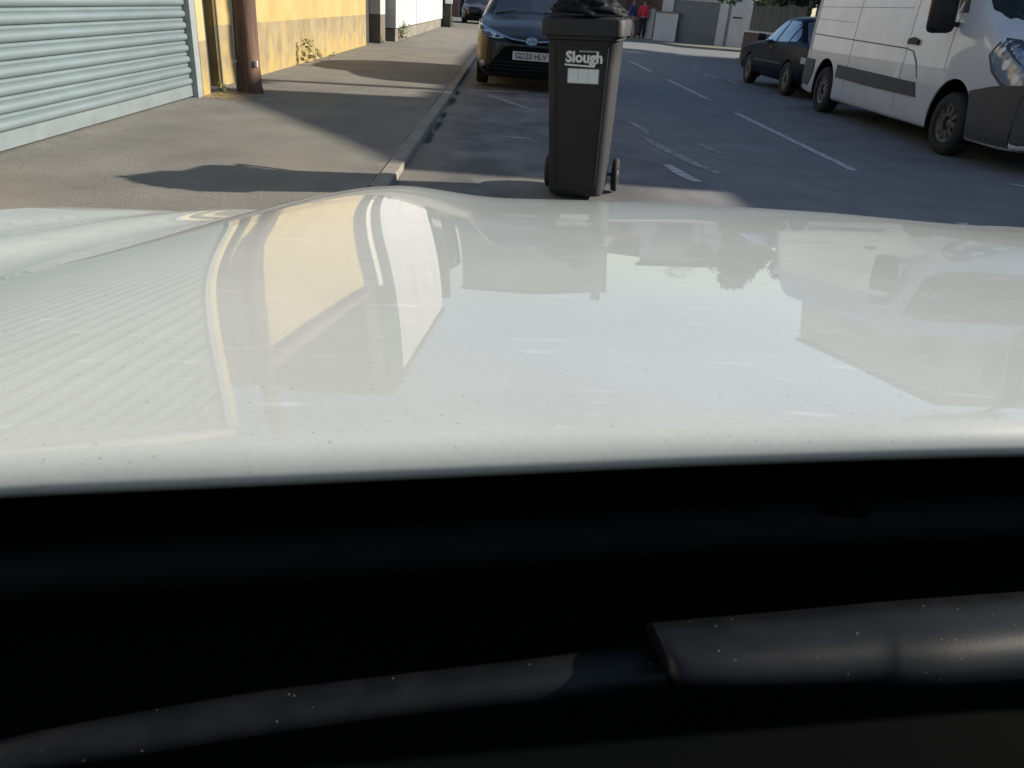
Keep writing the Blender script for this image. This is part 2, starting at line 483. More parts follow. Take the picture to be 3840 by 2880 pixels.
def body_loft(stations, nprof=41, nlen=90):
    """stations: (y, half profile [(x,z)...] from bottom centre to top centre). returns verts, faces of a closed body"""
    arr = np.array([[(p[0], s[0], p[1]) for p in s[1]] for s in stations])       # S,K,3
    arr = spline(arr, nlen)                                                      # along length
    arr = np.transpose(spline(np.transpose(arr, (1, 0, 2)), nprof), (1, 0, 2))   # along profile
    arr[:, 0, 0] = 0; arr[:, -1, 0] = 0; arr[:, :, 0] = np.maximum(arr[:, :, 0], 0)
    full = np.concatenate([arr, (arr * np.array([-1, 1, 1]))[:, -2:0:-1]], 1)
    n = full.shape[1]
    vs = [tuple(v) for v in full.reshape(-1, 3)]
    fs = []
    for i in range(nlen - 1):
        for j in range(n):
            a, b = i * n + j, i * n + (j + 1) % n
            fs.append((a, b, b + n, a + n))
    fs.append(tuple(range(n))); fs.append(tuple(range(nlen * n - 1, (nlen - 1) * n - 1, -1)))
    return vs, fs

def cut_arches(o, cyls):
    """boolean away wheel arches; cyls: (y, z, r, x0, x1)"""
    for (y, z, r, x0, x1) in cyls:
        bm = bmesh.new()
        bmesh.ops.create_cone(bm, cap_ends=True, segments=40, radius1=r, radius2=r, depth=abs(x1 - x0),
                              matrix=Matrix.Translation(((x0 + x1) / 2, y, z)) @ Matrix.Rotation(R(90), 4, 'Y'))
        me = bpy.data.meshes.new('cut'); bm.to_mesh(me); bm.free()
        c = bpy.data.objects.new('cut', me); col.objects.link(c); c.parent = o.parent
        md = o.modifiers.new('b', 'BOOLEAN'); md.object = c; md.operation = 'DIFFERENCE'; md.solver = 'EXACT'
        bpy.context.view_layer.update()
        dg = bpy.context.evaluated_depsgraph_get(); dg.update()
        new = bpy.data.meshes.new_from_object(o.evaluated_get(dg))
        o.modifiers.clear()
        old = o.data; o.data = new; bpy.data.meshes.remove(old)
        bpy.data.objects.remove(c); bpy.data.meshes.remove(me)
    o.data.polygons.foreach_set('use_smooth', [True] * len(o.data.polygons))
    try:
        o.data.set_sharp_from_angle(angle=R(38))
    except Exception:
        pass

def arch_liner(parent, y, z, r, xi, xo):
    vs, fs = [], []
    n = 22
    for k in range(n + 1):
        a = R(-25 + 230 * k / n)
        vs += [(xi, y + r * math.cos(a), z + r * math.sin(a)), (xo, y + r * math.cos(a), z + r * math.sin(a))]
    fs = [(2 * k, 2 * k + 1, 2 * k + 3, 2 * k + 2) for k in range(n)]
    c = len(vs); vs.append((xi, y, z))
    fs += [(2 * k, 2 * k + 2, c) for k in range(n)]
    return mesh('arch_liner', vs, fs, 'grille', parent)

def bvh_of(vs, fs):
    return BVHTree.FromPolygons([Vector(v) for v in vs], [list(f) for f in fs])

def drape(name, bvh, poly, view, mat, parent, off=0.006, thick=0.012, res=0.05):
    """lay a 2D outline on a body. view: '-y' (front; poly in x,z), '+y' (rear), '-x'/'+x' (sides; poly in y,z), 'z' (poly x,y)"""
    bm = bmesh.new()
    pts = []
    n = len(poly)
    for i in range(n):
        a, b = Vector(poly[i]), Vector(poly[(i + 1) % n])
        k = max(1, int((b - a).length / res))
        pts += [a.lerp(b, j / k) for j in range(k)]
    ax = view[-1]
    far = -50.0 if view[0] == '-' else 50.0
    def lift(p):
        if ax == 'y': return Vector((p[0], far, p[1]))
        if ax == 'x': return Vector((far, p[0], p[1]))
        return Vector((p[0], p[1], 50))
    d = {'y': Vector((0, -far, 0)), 'x': Vector((-far, 0, 0)), 'z': Vector((0, 0, -1))}[ax].normalized()
    vs = [bm.verts.new(lift(p)) for p in pts]
    bm.faces.new(vs)
    bmesh.ops.triangulate(bm, faces=bm.faces[:])
    for _ in range(4):
        long = [e for e in bm.edges if e.calc_length() > res * 1.8]
        if not long: break
        bmesh.ops.subdivide_edges(bm, edges=long, cuts=1, use_grid_fill=False)
        bmesh.ops.triangulate(bm, faces=bm.faces[:])
    last = None
    hits = {}
    for v in bm.verts:
        loc, nor, idx, dist = bvh.ray_cast(v.co, d)
        hits[v] = loc
    good = [h for h in hits.values() if h is not None]
    for v in bm.verts:
        h = hits[v]
        if h is None:
            near = min(good, key=lambda g: (g - v.co - d * (g - v.co).dot(d)).length_squared) if good else Vector((0, 0, 0))
            h = v.co + d * ((near - v.co).dot(d))
        v.co = h - d * off
    geom = bm.faces[:]
    r = bmesh.ops.extrude_face_region(bm, geom=geom, use_keep_orig=True)
    for e in r['geom']:
        if isinstance(e, bmesh.types.BMVert):
            e.co = e.co + d * (thick + off)
    return bm_to(name, bm, mat, parent, False)

def text_mesh(name, body, size, mat, parent, thick=0.001, weight=0.0, sx=1.0, shear=0.0):
    cu = bpy.data.curves.new(name, 'FONT')
    cu.body = body; cu.size = size; cu.align_x = 'CENTER'; cu.align_y = 'CENTER'
    cu.extrude = thick; cu.offset = weight; cu.shear = shear
    cu.resolution_u = 3
    t = bpy.data.objects.new('t', cu); col.objects.link(t)
    dg = bpy.context.evaluated_depsgraph_get()
    me = bpy.data.meshes.new_from_object(t.evaluated_get(dg))
    bpy.data.objects.remove(t)
    for v in me.vertices:
        v.co = Vector((v.co.x * sx, -v.co.z, v.co.y))   # stand it up facing -y
    me.materials.clear()
    return link(name, me, mat, parent)

def wheel(parent, loc, r=0.30, w=0.20, side=-1, spokes=8, rim='rim'):
    """wheel part with tyre and rim sub-parts, outer face towards side*x"""
    t = lathe_x('wheel', [(r * 0.64, side * w * .5), (r * 0.70, side * w * .52), (r * 0.93, side * w * .50), (r, side * w * .36), (r, -side * w * .36), (r * .9, -side * w * .5), (r * .6, -side * w * .5)], 'rubber', parent, 36, loc)
    rm = lathe_x('rim', [(0.001, side * w * .30), (r * .14, side * w * .32), (r * .18, side * w * .22), (r * .46, side * w * .30), (r * .54, side * w * .40), (r * .64, side * w * .47), (r * .66, side * w * .40), (r * .60, -side * w * .4)], rim, t, 36, loc)
    bm = bmesh.new()
    for k in range(spokes):
        a = 2 * math.pi * k / spokes
        m4 = Matrix.Translation((loc[0] + side * w * .345, loc[1] + r * .4 * math.cos(a), loc[2] + r * .4 * math.sin(a))) @ Matrix.Rotation(a, 4, 'X')
        vv = add_box(bm, (-.012, -r * .17, -r * .085), (.012, r * .17, r * .085), 0.0)
        bmesh.ops.transform(bm, matrix=m4, verts=vv)
    bm_to('rim_spokes', bm, rim, t)
    return t

def pix(px, py):
    """photo pixel -> ray direction"""
    return (fwd * FPX + cR * (px - 1920) - cU * (py - 1440)) / FPX

# ================================================================== THE SETTING
road = mesh('road', [(-150, -60, 0), (150, -60, 0), (150, 250, 0), (-150, 250, 0)], [(0, 1, 2, 3)], 'asphalt')
tag(road, 'dark asphalt street running away between the parked vehicles', kind='structure')
KX, PZ = -0.755, 0.042
pav = box('pavement', (-60, -30, -0.2), (KX - 0.127, 140, PZ), 'pavement')
tag(pav, 'sunlit beige asphalt footway along the workshops', kind='structure')
base = None
for i in range(62):
    y0 = 1.5 + i * 0.92
    if base is None:
        bm = bmesh.new(); add_box(bm, (-0.0625, 0, -0.15), (0.0625, 0.912, 0.0), 0.014)
        o = bm_to('kerb_stone', bm, 'kerb', pav); base = o
    else:
        o = base.copy(); col.objects.link(o); o.parent = pav
    o.location = (KX - 0.0625 + random.uniform(-.004, .004), y0, PZ + 0.004 + random.uniform(-.004, .004))
    o.rotation_euler = (0, 0, random.uniform(-.004, .004))
rpav = box('far_pavement', (7.72, -30, -0.2), (30, 28.2, 0.08), 'pavement')
tag(rpav, 'shaded footway on the far side of the street', kind='structure')
sp = prism('corner_pavement', [(5.9, 42.5), (7.6, 36.6), (30, 34.2), (30, 120), (5.9, 120)], 'z', -0.2, 0.09, 'pavement')
tag(sp, 'sunlit corner footway in front of the grey garage door', kind='structure')

def marking(y0, y1, x, w=0.10, mat='road_paint', name='centre_line_dash', x1=None):
    x1 = x if x1 is None else x1
    n = 9
    vs, fs = [], []
    for i in range(n + 1):
        t = i / n; yy = y0 + (y1 - y0) * t; xx = x + (x1 - x) * t
        j = w * 0.5 * (1 + random.uniform(-.12, .1))
        vs += [(xx - j, yy, 0.004), (xx + j, yy, 0.004)]
    fs = [(2 * i, 2 * i + 1, 2 * i + 3, 2 * i + 2) for i in range(n)]
    return mesh(name, vs, fs, mat, road)
for y0, y1 in ((1.6, 5.5), (7.45, 11.75), (13.6, 17.2), (19.2, 23.0), (25.0, 28.5), (31, 35)):
    marking(y0, y1, 3.37, 0.09)
for y0, y1 in ((17.4, 18.35), (18.75, 19.2), (19.5, 20.0), (20.6, 21.3)):
    marking(y0, y1, 4.95 if y0 < 18 else 4.78, 0.07, 'road_paint', 'bay_line_dash')
def blot(pts, mat='worn_paint', z=0.004, name='worn_paint_mark'):
    return mesh(name, [(x, y, z) for x, y in pts], [tuple(range(len(pts)))], mat, road)
blot([(1.50, 9.9), (1.60, 9.75), (1.66, 9.2), (1.62, 8.8), (1.56, 9.2), (1.52, 9.6)])
blot([(1.50, 8.6), (1.58, 8.5), (1.68, 7.9), (1.80, 7.3), (1.95, 6.75), (1.86, 6.7), (1.70, 7.2), (1.58, 7.8), (1.52, 8.2)])
blot([(1.44, 7.0), (1.52, 7.02), (1.62, 6.5), (1.66, 6.32), (1.56, 6.33), (1.48, 6.6)], 'road_paint')
blot([(2.02, 8.5), (2.12, 8.4), (2.22, 7.9), (2.16, 7.85), (2.08, 8.2)])
blot([(-0.30, 11.75), (-0.24, 11.8), (0.20, 10.7), (0.42, 10.2), (0.36, 10.2), (0.05, 10.8)], 'worn_paint')
blot([(-0.05, 7.95), (0.18, 8.0), (0.30, 7.93), (0.1, 7.88)])
blot([(-0.6, 12.2), (0.3, 12.45), (0.3, 12.3), (-0.55, 12.05)])
blot([(4.80, 7.35), (4.98, 7.3), (5.05, 7.15), (4.88, 7.2)], 'road_paint')

# ================================================================== LEFT SIDE BUILDINGS
wk = empty('workshop_building', (-3.42, 6.1, PZ))
tag(wk, 'pale grey roller shutter workshop beside the wooden pole', 'building')
def W(o):
    """parent keeping world coordinates"""
    return o
def child_world(o, p):
    o.parent = p
    o.matrix_parent_inverse = Matrix.Translation(p.location).inverted() if p.rotation_euler.z == 0 else p.matrix_world.inverted()
    return o
bm = bmesh.new()
add_box(bm, (-9.0, 3.0, 4.1), (-3.40, 8.95, 5.3))
add_box(bm, (-9.0, -3.0, 0), (-3.40, 3.0, 5.3))
add_box(bm, (-9.0, 8.95, 0), (-3.73, 9.95, 5.3))
child_world(bm_to('wall', bm, 'house_render'), wk)
child_world(box('roof', (-9.1, -3.1, 5.3), (-3.3, 9.96, 5.45), 'roof_tile'), wk)
child_world(box('pier', (-3.72, 8.967, 0.0), (-3.34, 9.185, 4.3), 'pier', None, 0.01), wk)
child_world(box('shutter_guide', (-3.48, 8.825, 0.0), (-3.345, 8.965, 3.95), 'guide', None, 0.006), wk)
child_world(box('shutter_box', (-3.5, 3.0, 3.95), (-3.2, 8.962, 4.3), 'shutter_bar', None, 0.01), wk)
child_world(box('pole_shade_strip', (-3.725, 9.187, 0.0), (-3.60, 9.948, 2.4), 'dark_recess_and_shade', None, 0.005), wk)  # dark strip put in for the pole's shade on the wall and the recess there
# slat: bulge with a narrow flat between, pitch 0.11
def slat_mesh():
    prof = []
    for k in range(11):
        a = math.pi * k / 10
        prof.append((0.036 * math.sin(a), 0.072 * (1 - math.cos(a)) / 2))
    prof += [(0.004, 0.0735), (0.009, 0.078), (0.013, 0.0875), (0.009, 0.100), (0.002, 0.1055), (-0.006, 0.107), (-0.006, 0.1095)]
    vs, fs = [], []
    ys = np.linspace(3.1, 8.835, 16)
    for yy in ys:
        wob = 0.0012 * math.sin(yy * 2.1)
        for (dx, dz) in prof:
            vs.append((dx + wob, yy, dz))
    n = len(prof)
    for i in range(len(ys) - 1):
        for j in range(n - 1):
            a = i * n + j
            fs.append((a, a + 1, a + 1 + n, a + n))
    m = bpy.data.meshes.new('slat'); m.from_pydata(vs, [], fs); m.update()
    m.polygons.foreach_set('use_smooth', [True] * len(fs))
    m.materials.append(MT['shutter'])
    return m
shut = child_world(box('roller_shutter', (-3.50, 3.1, 0.08), (-3.445, 8.835, 3.98), 'dark_recess_and_shade'), wk)
sm = slat_mesh()
for i in range(35):
    o = bpy.data.objects.new('slat', sm); col.objects.link(o)
    o.parent = shut
    o.location = (-3.43 + random.uniform(-.001, .001), random.uniform(-.008, 0), 0.172 + i * 0.1095)
    o.matrix_parent_inverse = shut.matrix_world.inverted() if False else Matrix.Translation(wk.location).inverted().inverted() @ Matrix.Identity(4) if False else Matrix.Identity(4)
bb = mesh('bottom_bar', [(-3.445, 3.1, 0.06), (-3.405, 3.1, 0.06), (-3.405, 3.1, 0.150), (-3.41, 3.1, 0.154), (-3.41, 3.1, 0.172), (-3.445, 3.1, 0.172),
                         (-3.445, 8.83, 0.06), (-3.405, 8.83, 0.06), (-3.405, 8.83, 0.150), (-3.41, 8.83, 0.154), (-3.41, 8.83, 0.172), (-3.445, 8.83, 0.172)],
          [(0, 1, 7, 6), (1, 2, 8, 7), (2, 3, 9, 8), (3, 4, 10, 9), (4, 5, 11, 10), (0, 5, 4, 3, 2, 1), (6, 7, 8, 9, 10, 11)], 'shutter_bar', shut)

yb = empty('yellow_building', (-3.5, 15.0, PZ))
tag(yb, 'ochre yellow rendered building with a bare worn plinth behind the pole', 'building')
child_world(box('wall', (-9.5, 9.955, 0.0), (-3.5, 20.35, 3.4), 'yellow'), yb)
child_world(box('roof', (-9.6, 9.96, 3.4), (-3.38, 20.5, 3.52), 'roof_tile'), yb)
child_world(tube('drain_pipe', [(-3.48, 9.985, 0.07), (-3.48, 9.985, 3.3)], 0.014, 'guide', None, 8), yb)

wb = empty('white_clad_building', (-3.2, 29.0, PZ))
tag(wb, 'white boarded building with a rendered pillar further along the footway', 'building')
child_world(box('wall', (-9.5, 20.4, 0.0), (-3.62, 38.2, 5.9), 'dark_recess_and_shade'), wb)
child_world(box('pillar', (-3.62, 21.55, 0.0), (-3.33, 22.35, 3.4), 'white_pillar', None, 0.01), wb)
child_world(box('plinth', (-3.6, 22.9, 0.0), (-3.14, 37.8, 0.35), 'plinth'), wb)
for k, (a, b) in enumerate(((22.75, 27.6), (27.62, 32.4), (32.42, 35.6), (35.62, 37.9))):
    child_world(box('board_panel', (-3.6, a, 0.38), (-3.10 + 0.01 * (k % 2), b, 5.8), 'white_panel', None, 0.008), wb)
child_world(box('corner_post', (-3.3, 38.0, 0.0), (-2.72, 38.5, 3.9), 'dark_recess_and_shade', None, 0.01), wb)
child_world(box('meter_box', (-2.98, 37.9, 1.0), (-2.66, 38.02, 1.5), 'upvc', None, 0.01), wb)
child_world(box('roof', (-9.6, 20.4, 5.9), (-3.0, 38.6, 6.05), 'roof_tile'), wb)

# wooden pole
tp = empty('telegraph_pole', (-3.03, 9.60, PZ))
tag(tp, 'dark brown creosoted wooden pole standing at the yellow wall', 'pole')
n = 26
vs, fs = [], []
zs = [-0.1, 0.0, 0.1, 0.3, 0.6, 1, 2, 4, 7.5]
for z in zs:
    r0 = 0.135 - 0.006 * z + (0.02 if z < 0.05 else 0)
    for k in range(n):
        a = 2 * math.pi * k / n
        rr = r0 * (1 + 0.03 * math.sin(5 * a + z) + 0.02 * math.sin(9 * a + 2 * z))
        vs.append((rr * math.cos(a) + 0.004 * z, rr * math.sin(a), z))
for i in range(len(zs) - 1):
    for k in range(n):
        a, b = i * n + k, i * n + (k + 1) % n
        fs.append((a, b, b + n, a + n))
fs.append(tuple(range((len(zs) - 1) * n, len(zs) * n)))
mesh('post', vs, fs, 'pole', tp, True)
tube('cable_conduit', [(-0.115, -0.095, 0.0), (-0.112, -0.095, 0.5), (-0.10, -0.095, 1.0), (-0.09, -0.09, 3.2)], 0.011, 'guide', tp, 8)
box('conduit_clip', (-0.135, -0.125, 0.33), (-0.085, -0.09, 0.36), 'guide', tp)
box('tag_plate', (0.10, -0.10, 0.30), (0.135, -0.06, 0.36), 'coping', tp)

# ================================================================== RIGHT SIDE (houses that shade the street, garage, fence)
def house(name, label, poly, x0, x1, wallm, roofm='roof_tile'):
    e = empty(name, (x0, poly[0][0], 0))
    tag(e, label, 'house')
    child_world(prism('wall', poly, 'x', x0, x1, wallm), e)
    top = [p for p in poly if p[1] > 1.0]
    vs, fs = [], []
    for p in top:
        vs += [(x0 - 0.15, p[0], p[1] + 0.05), (x1, p[0], p[1] + 0.05), (x0 - 0.15, p[0], p[1] + 0.13), (x1, p[0], p[1] + 0.13)]
    for i in range(len(top) - 1):
        a, b = 4 * i, 4 * (i + 1)
        fs += [(a, a + 1, b + 1, b), (a + 2, b + 2, b + 3, a + 3), (a, b, b + 2, a + 2), (a + 1, a + 3, b + 3, b + 1)]
    child_world(mesh('roof', vs, fs, roofm), e)
    return e
def window(par, x, y0, y1, z0, z1, cols=2):
    f = child_world(box('window', (x - 0.05, y0, z0), (x + 0.02, y1, z1), 'upvc', None, 0.008), par)
    w = (y1 - y0 - 0.07 * (cols + 1)) / cols
    for k in range(cols):
        a = y0 + 0.07 + k * (w + 0.07)
        q = box('pane', (x - 0.062, a, z0 + 0.07), (x - 0.045, a + w, z1 - 0.07), 'pane')
        q.parent = f
        # window already sits in world space through its parent inverse
    return f
hA = house('gabled_house', 'two storey house beyond the right frame edge whose roof shades the near road',
           [(8.35, 0), (8.35, 5.25), (9.0, 5.4), (12.75, 6.5), (12.8, 5.35), (13.55, 5.35), (13.55, 0)], 11.0, 18.0, 'brick')
ch = child_world(box('chimney', (16.2, 12.0, 5.6), (16.9, 12.7, 7.6), 'brick', None, 0.01), hA)
window(hA, 11.0, 9.6, 11.2, 0.9, 2.2); window(hA, 11.0, 9.6, 11.2, 3.3, 4.5); window(hA, 11.0, 11.9, 12.9, 3.3, 4.5, 1)
child_world(box('door', (10.94, 11.9, 0.1), (11.02, 12.8, 2.1), 'navy', None, 0.01), hA)
hB = house('bay_fronted_house', 'house with a white framed bay window glimpsed behind the parked van',
           [(13.6, 0), (13.6, 5.3), (20.0, 5.32), (27.6, 5.3), (27.6, 0)], 11.0, 18.0, 'house_render')
window(hB, 11.0, 15.0, 16.6, 3.2, 4.5); window(hB, 11.0, 18.0, 19.6, 3.2, 4.5); window(hB, 11.0, 22.0, 24.0, 3.2, 4.5, 3)
bay = child_world(prism('bay_window', [(9.75, 24.6), (9.75, 27.2), (11.0, 27.5), (11.0, 24.0)], 'z', 0.1, 2.7, 'upvc'), hB)
for a, b in ((24.72, 25.28), (25.36, 25.88), (25.96, 26.48), (26.56, 27.08)):
    q = box('pane', (9.735, a, 1.15), (9.748, b, 2.5), 'pane'); q.parent = bay
gA = empty('flat_roofed_garage', (11, 2, 0))
tag(gA, 'low flat roofed garage block beyond the right frame edge', 'garage')
child_world(box('wall', (11.0, -12.0, 0.0), (17, 8.3, 4.0), 'brick'), gA)
child_world(box('roof', (10.9, -12.1, 4.0), (17.1, 8.33, 4.16), 'roof_tile'), gA)
child_world(box('door', (10.95, 2.0, 0.08), (11.03, 5.0, 2.4), 'grey_door', None, 0.01), gA)

# grey garage at the corner: measured foot points of its front
def along(p, q, t, out=0.0):
    d = Vector((q[0] - p[0], q[1] - p[1])); nrm = Vector((d.y, -d.x)).normalized()
    if nrm.y > 0: nrm = -nrm
    v = Vector(p) + d * t + nrm * out
    return (v.x, v.y)
G0, G1 = (7.35, 41.3), (11.25, 39.5)
gar = empty('corner_garage', (9.3, 40.5, 0.09))
tag(gar, 'white piered garage with a grey roller door at the far corner', 'garage')
def slab(name, t0, t1, z0, z1, out0, out1, mat, par):
    a, b = along(G0, G1, t0, out1), along(G0, G1, t1, out1)
    c, d = along(G0, G1, t1, out0), along(G0, G1, t0, out0)
    return child_world(prism(name, [a, b, c, d], 'z', z0, z1, mat), par)
slab('wall', -0.02, 1.0, 0.09, 3.3, -4.0, -0.12, 'garage_white', gar)
door = slab('roller_door', 0.125, 0.64, 0.09, 1.92, -0.12, -0.02, 'grey_door', gar)
for i in range(23):
    a, b = along(G0, G1, 0.127, 0.0), along(G0, G1, 0.638, 0.0)
    c, d = along(G0, G1, 0.638, -0.03), along(G0, G1, 0.127, -0.03)
    q = prism('slat', [a, b, c, d], 'z', 0.10 + i * 0.079, 0.10 + i * 0.079 + 0.070, 'grey_door'); q.parent = door
    q.matrix_parent_inverse = Matrix.Identity(4)
slab('pier', 0.0, 0.12, 0.09, 3.0, -0.12, 0.10, 'garage_white', gar)
slab('pier', 0.64, 0.735, 0.09, 3.0, -0.12, 0.06, 'garage_white', gar)
slab('lintel', 0.12, 0.64, 1.92, 3.0, -0.12, 0.05, 'pale_cloth', gar)
slab('pier', 0.775, 1.0, 0.09, 1.95, -0.12, 0.16, 'garage_white', gar)
slab('letter_slot', 0.80, 0.90, 1.32, 1.38, 0.15, 0.19, 'black_plastic', gar)
slab('roof', -0.04, 1.04, 3.3, 3.5, -4.2, 0.3, 'roof_tile', gar)
gw = empty('garden_wall', (7.3, 42.0, 0.09))
tag(gw, 'low white stepped garden wall left of the grey garage door', 'wall')
child_world(prism('taller_block', [(6.55, 42.6), (7.15, 42.35), (7.25, 42.6), (6.65, 42.85)], 'z', 0.09, 1.46, 'garage_white'), gw)
child_world(prism('lower_block', [(7.0, 41.0), (8.0, 40.62), (8.06, 40.85), (7.06, 41.25)], 'z', 0.09, 1.32, 'garage_white'), gw)
child_world(prism('coping', [(6.98, 40.96), (8.03, 40.57), (8.1, 40.88), (7.05, 41.3)], 'z', 1.32, 1.38, 'plinth'), gw)
child_world(prism('coping', [(6.52, 42.57), (7.18, 42.3), (7.28, 42.62), (6.63, 42.9)], 'z', 1.46, 1.52, 'plinth'), gw)

bw = empty('brick_wall', (8.1, 24, 0.08))
tag(bw, 'low dark brick garden wall with pale coping behind the black saloon', 'wall')
child_world(box('wall', (8.1, 17.0, 0.0), (8.32, 29.1, 0.9), 'brick_dark'), bw)
for i in range(20):
    q = child_world(box('coping_stone', (8.06, 17.0 + i * 0.605, 0.9), (8.36, 17.0 + i * 0.605 + 0.598, 0.955), 'coping', None, 0.008), bw)
fe = empty('wooden_fence', (8.45, 24, 0.08))
tag(fe, 'weathered grey board fence standing behind the brick wall', 'fence')
k = 0
yy = 24.3
fb = None
while yy < 29.8:
    h = 1.74 + 0.03 * math.sin(yy * 3) + random.uniform(-.02, .02)
    if fb is None:
        bm = bmesh.new(); add_box(bm, (0, 0, 0), (0.02, 0.128, 1.0), 0.003); fb = bm_to('board', bm, 'fence', fe); q = fb
    else:
        q = fb.copy(); col.objects.link(q); q.parent = fe
    q.location = (0.0 + random.uniform(-.01, .01), yy - 24, 0.05); q.scale = (1, 1, h - 0.13)
    q.rotation_euler = (random.uniform(-.008, .008), 0, 0)
    yy += 0.135
for z in (0.45, 1.45):
    box('rail', (0.02, 0.3, z), (0.07, 5.85, z + 0.08), 'fence', fe)
for y in (0.35, 2.2, 4.0, 5.8):
    box('post', (0.07, y, -0.05), (0.16, y + 0.09, 1.78), 'fence', fe)

def leafy(name, centre, rad, count, size, mat, parent, flat=0.35, seed=1):
    r = np.random.default_rng(seed)
    vs, fs = [], []
    blobs = [(np.array(centre) + r.normal(0, 1, 3) * np.array(rad) * 0.45, np.array(rad) * r.uniform(0.3, 0.55)) for _ in range(14)]
    for i in range(count):
        c, br = blobs[r.integers(len(blobs))]
        d = r.normal(0, 1, 3); d /= np.linalg.norm(d)
        p = c + d * br * r.uniform(0.6, 1.05)
        a = r.normal(0, 1, 3); a /= np.linalg.norm(a)
        b = np.cross(a, r.normal(0, 1, 3)); b /= np.linalg.norm(b) + 1e-9
        s = size * r.uniform(0.6, 1.3)
        k = len(vs)
        vs += [tuple(p - a * s), tuple(p + b * s * flat), tuple(p + a * s), tuple(p - b * s * flat)]
        fs.append((k, k + 1, k + 2, k + 3))
    return mesh(name, vs, fs, mat, parent)
def tree(name, label, x, y, h, rad, count, mat, seed, cat='tree', z0=None):
    e = empty(name, (x, y, 0.05)); tag(e, label, cat)
    tr = tube('trunk', [(0, 0, 0), (0.05, 0.03, h * .35), (0.0, 0.08, h * .7), (0.05, 0, h)], [0.12, 0.09, 0.06, 0.02], 'bark', e, 9)
    for k in range(5):
        a = k * 1.3
        tube('limb', [(0.03, 0.03, h * (.35 + .08 * k)), (rad[0] * .4 * math.cos(a), rad[1] * .4 * math.sin(a), h * (.5 + .07 * k)), (rad[0] * .75 * math.cos(a), rad[1] * .75 * math.sin(a), h * (.6 + .06 * k))], [0.05, 0.03, 0.012], 'bark', tr, 6)
    leafy('crown', (0, 0, h * 0.78), rad, count, 0.11, mat, e, 0.45, seed)
    return e
tree('garden_tree', 'bright green leafy tree hanging over the weathered fence', 9.4, 30.6, 3.3, (1.1, 1.9, 0.95), 5200, 'leaf', 3)
tree('garden_shrub', 'dark green dense shrub between the fence and bay window', 9.25, 27.9, 2.7, (0.75, 1.1, 0.75), 3000, 'leaf_dark', 5, 'shrub')
e = empty('shade_tree', (9.6, 13.6, 0.08)); tag(e, 'unseen tall dense tree beyond the right frame edge, shaped to shade the wall', 'tree')
tube('trunk', [(0, 0, 0), (0.06, 0.02, 3.0), (0, 0.05, 5.6), (0.02, 0, 8.6)], [0.2, 0.16, 0.12, 0.03], 'bark', e, 10)  # trunk of the unseen shade tree
leafy('crown', (0, 0, 7.55), (0.85, 0.85, 1.75), 9000, 0.13, 'leaf_dark', e, 0.5, 11)  # unseen crown, placed and shaped to cast the shade band by the pole
# houses further off (their roofs stand against the sky in the bonnet's reflection)
def terrace(name, label, x0, x1, y0, y1, eave, ridge, wallm, wins):
    e = empty(name, (x0, y0, 0)); tag(e, label, 'house')
    ym = (y0 + y1) / 2; xm = (x0 + x1) / 2
    child_world(box('wall', (x0, y0, 0), (x1, y1, eave), wallm), e)
    vs = [(x0 - .2, y0 - .2, eave), (x1 + .2, y0 - .2, eave), (x1 + .2, y1 + .2, eave), (x0 - .2, y1 + .2, eave), (xm, y0 - .2, ridge), (xm, y1 + .2, ridge)]
    child_world(mesh('roof', vs, [(0, 3, 5, 4), (1, 4, 5, 2), (0, 4, 1), (3, 2, 5), (0, 1, 2, 3)], 'roof_tile'), e)
    child_world(box('chimney', (x1 - 1.2, y0 + .4, eave - .3), (x1 - .5, y0 + 1.1, ridge + .5), 'brick'), e)
    for (a, b, c, d, f) in wins:
        g = child_world(box('window', (a, y0 - 0.06, c), (b, y0 + 0.02, d), 'upvc', None, 0.01), e)
        q = box('pane', (a + .08, y0 - 0.075, c + .08), (b - .08, y0 - 0.055, d - .08), 'pane'); q.parent = g
    return e
terrace('end_terrace_house', 'brick house at the far end of the street on the left', -11, -3.9, 62, 70, 5.2, 7.6, 'brick', [(-9.5, -8, 3.2, 4.5, 0), (-6.5, -5, 3.2, 4.5, 0), (-9.5, -7.5, .9, 2.3, 0)])
terrace('far_rendered_house', 'pale rendered flat topped building closing the street view behind the wheelie bin', -3.4, 8.6, 64, 73, 7.4, 7.7, 'house_render', [(3.5, 5, 3.2, 4.5, 0), (6, 7.5, 3.2, 4.5, 0), (3.5, 5.5, .9, 2.3, 0), (-2, 0, 3.2, 4.5, 0)])
terrace('garage_neighbour_house', 'low brick outbuilding just behind the grey garage door', 6.2, 12.6, 46.5, 52, 2.9, 3.4, 'brick_dark', [(9.0, 10, 1.2, 2.2, 0)])

tree('far_tree', 'rounded green tree far down the side street', 14.5, 58, 4.6, (2.2, 2.2, 1.6), 2600, 'leaf_dark', 21)

# ================================================================== PARKED HATCHBACK (front towards us) and its far look-alike
def prof(w, zb, zs, zt, wt=None, crown=0.03, wb=None):
    """half profile for bonnet stations"""
    wb = wb if wb is not None else w * 0.86
    wt = wt if wt is not None else w * 0.82
    return [(0, zb), (wb * .6, zb), (wb, zb + .02), (w * .985, zb + (zs - zb) * .3), (w, zb + (zs - zb) * .62), (w * .985, zs - .02), (wt + (w - wt) * .45, zs + (zt - zs) * .65), (wt * .62, zt), (0, zt + crown)]
def cabin(w, zb, belt, roof, wr, crown=0.03):
    return [(0, zb), (w * .52, zb), (w * .88, zb + .02), (w * .985, zb + .2), (w, belt - .18), (w * .97, belt), (wr + (w - wr) * .30, belt + (roof - belt) * .62), (wr * .80, roof - .012), (0, roof + crown)]

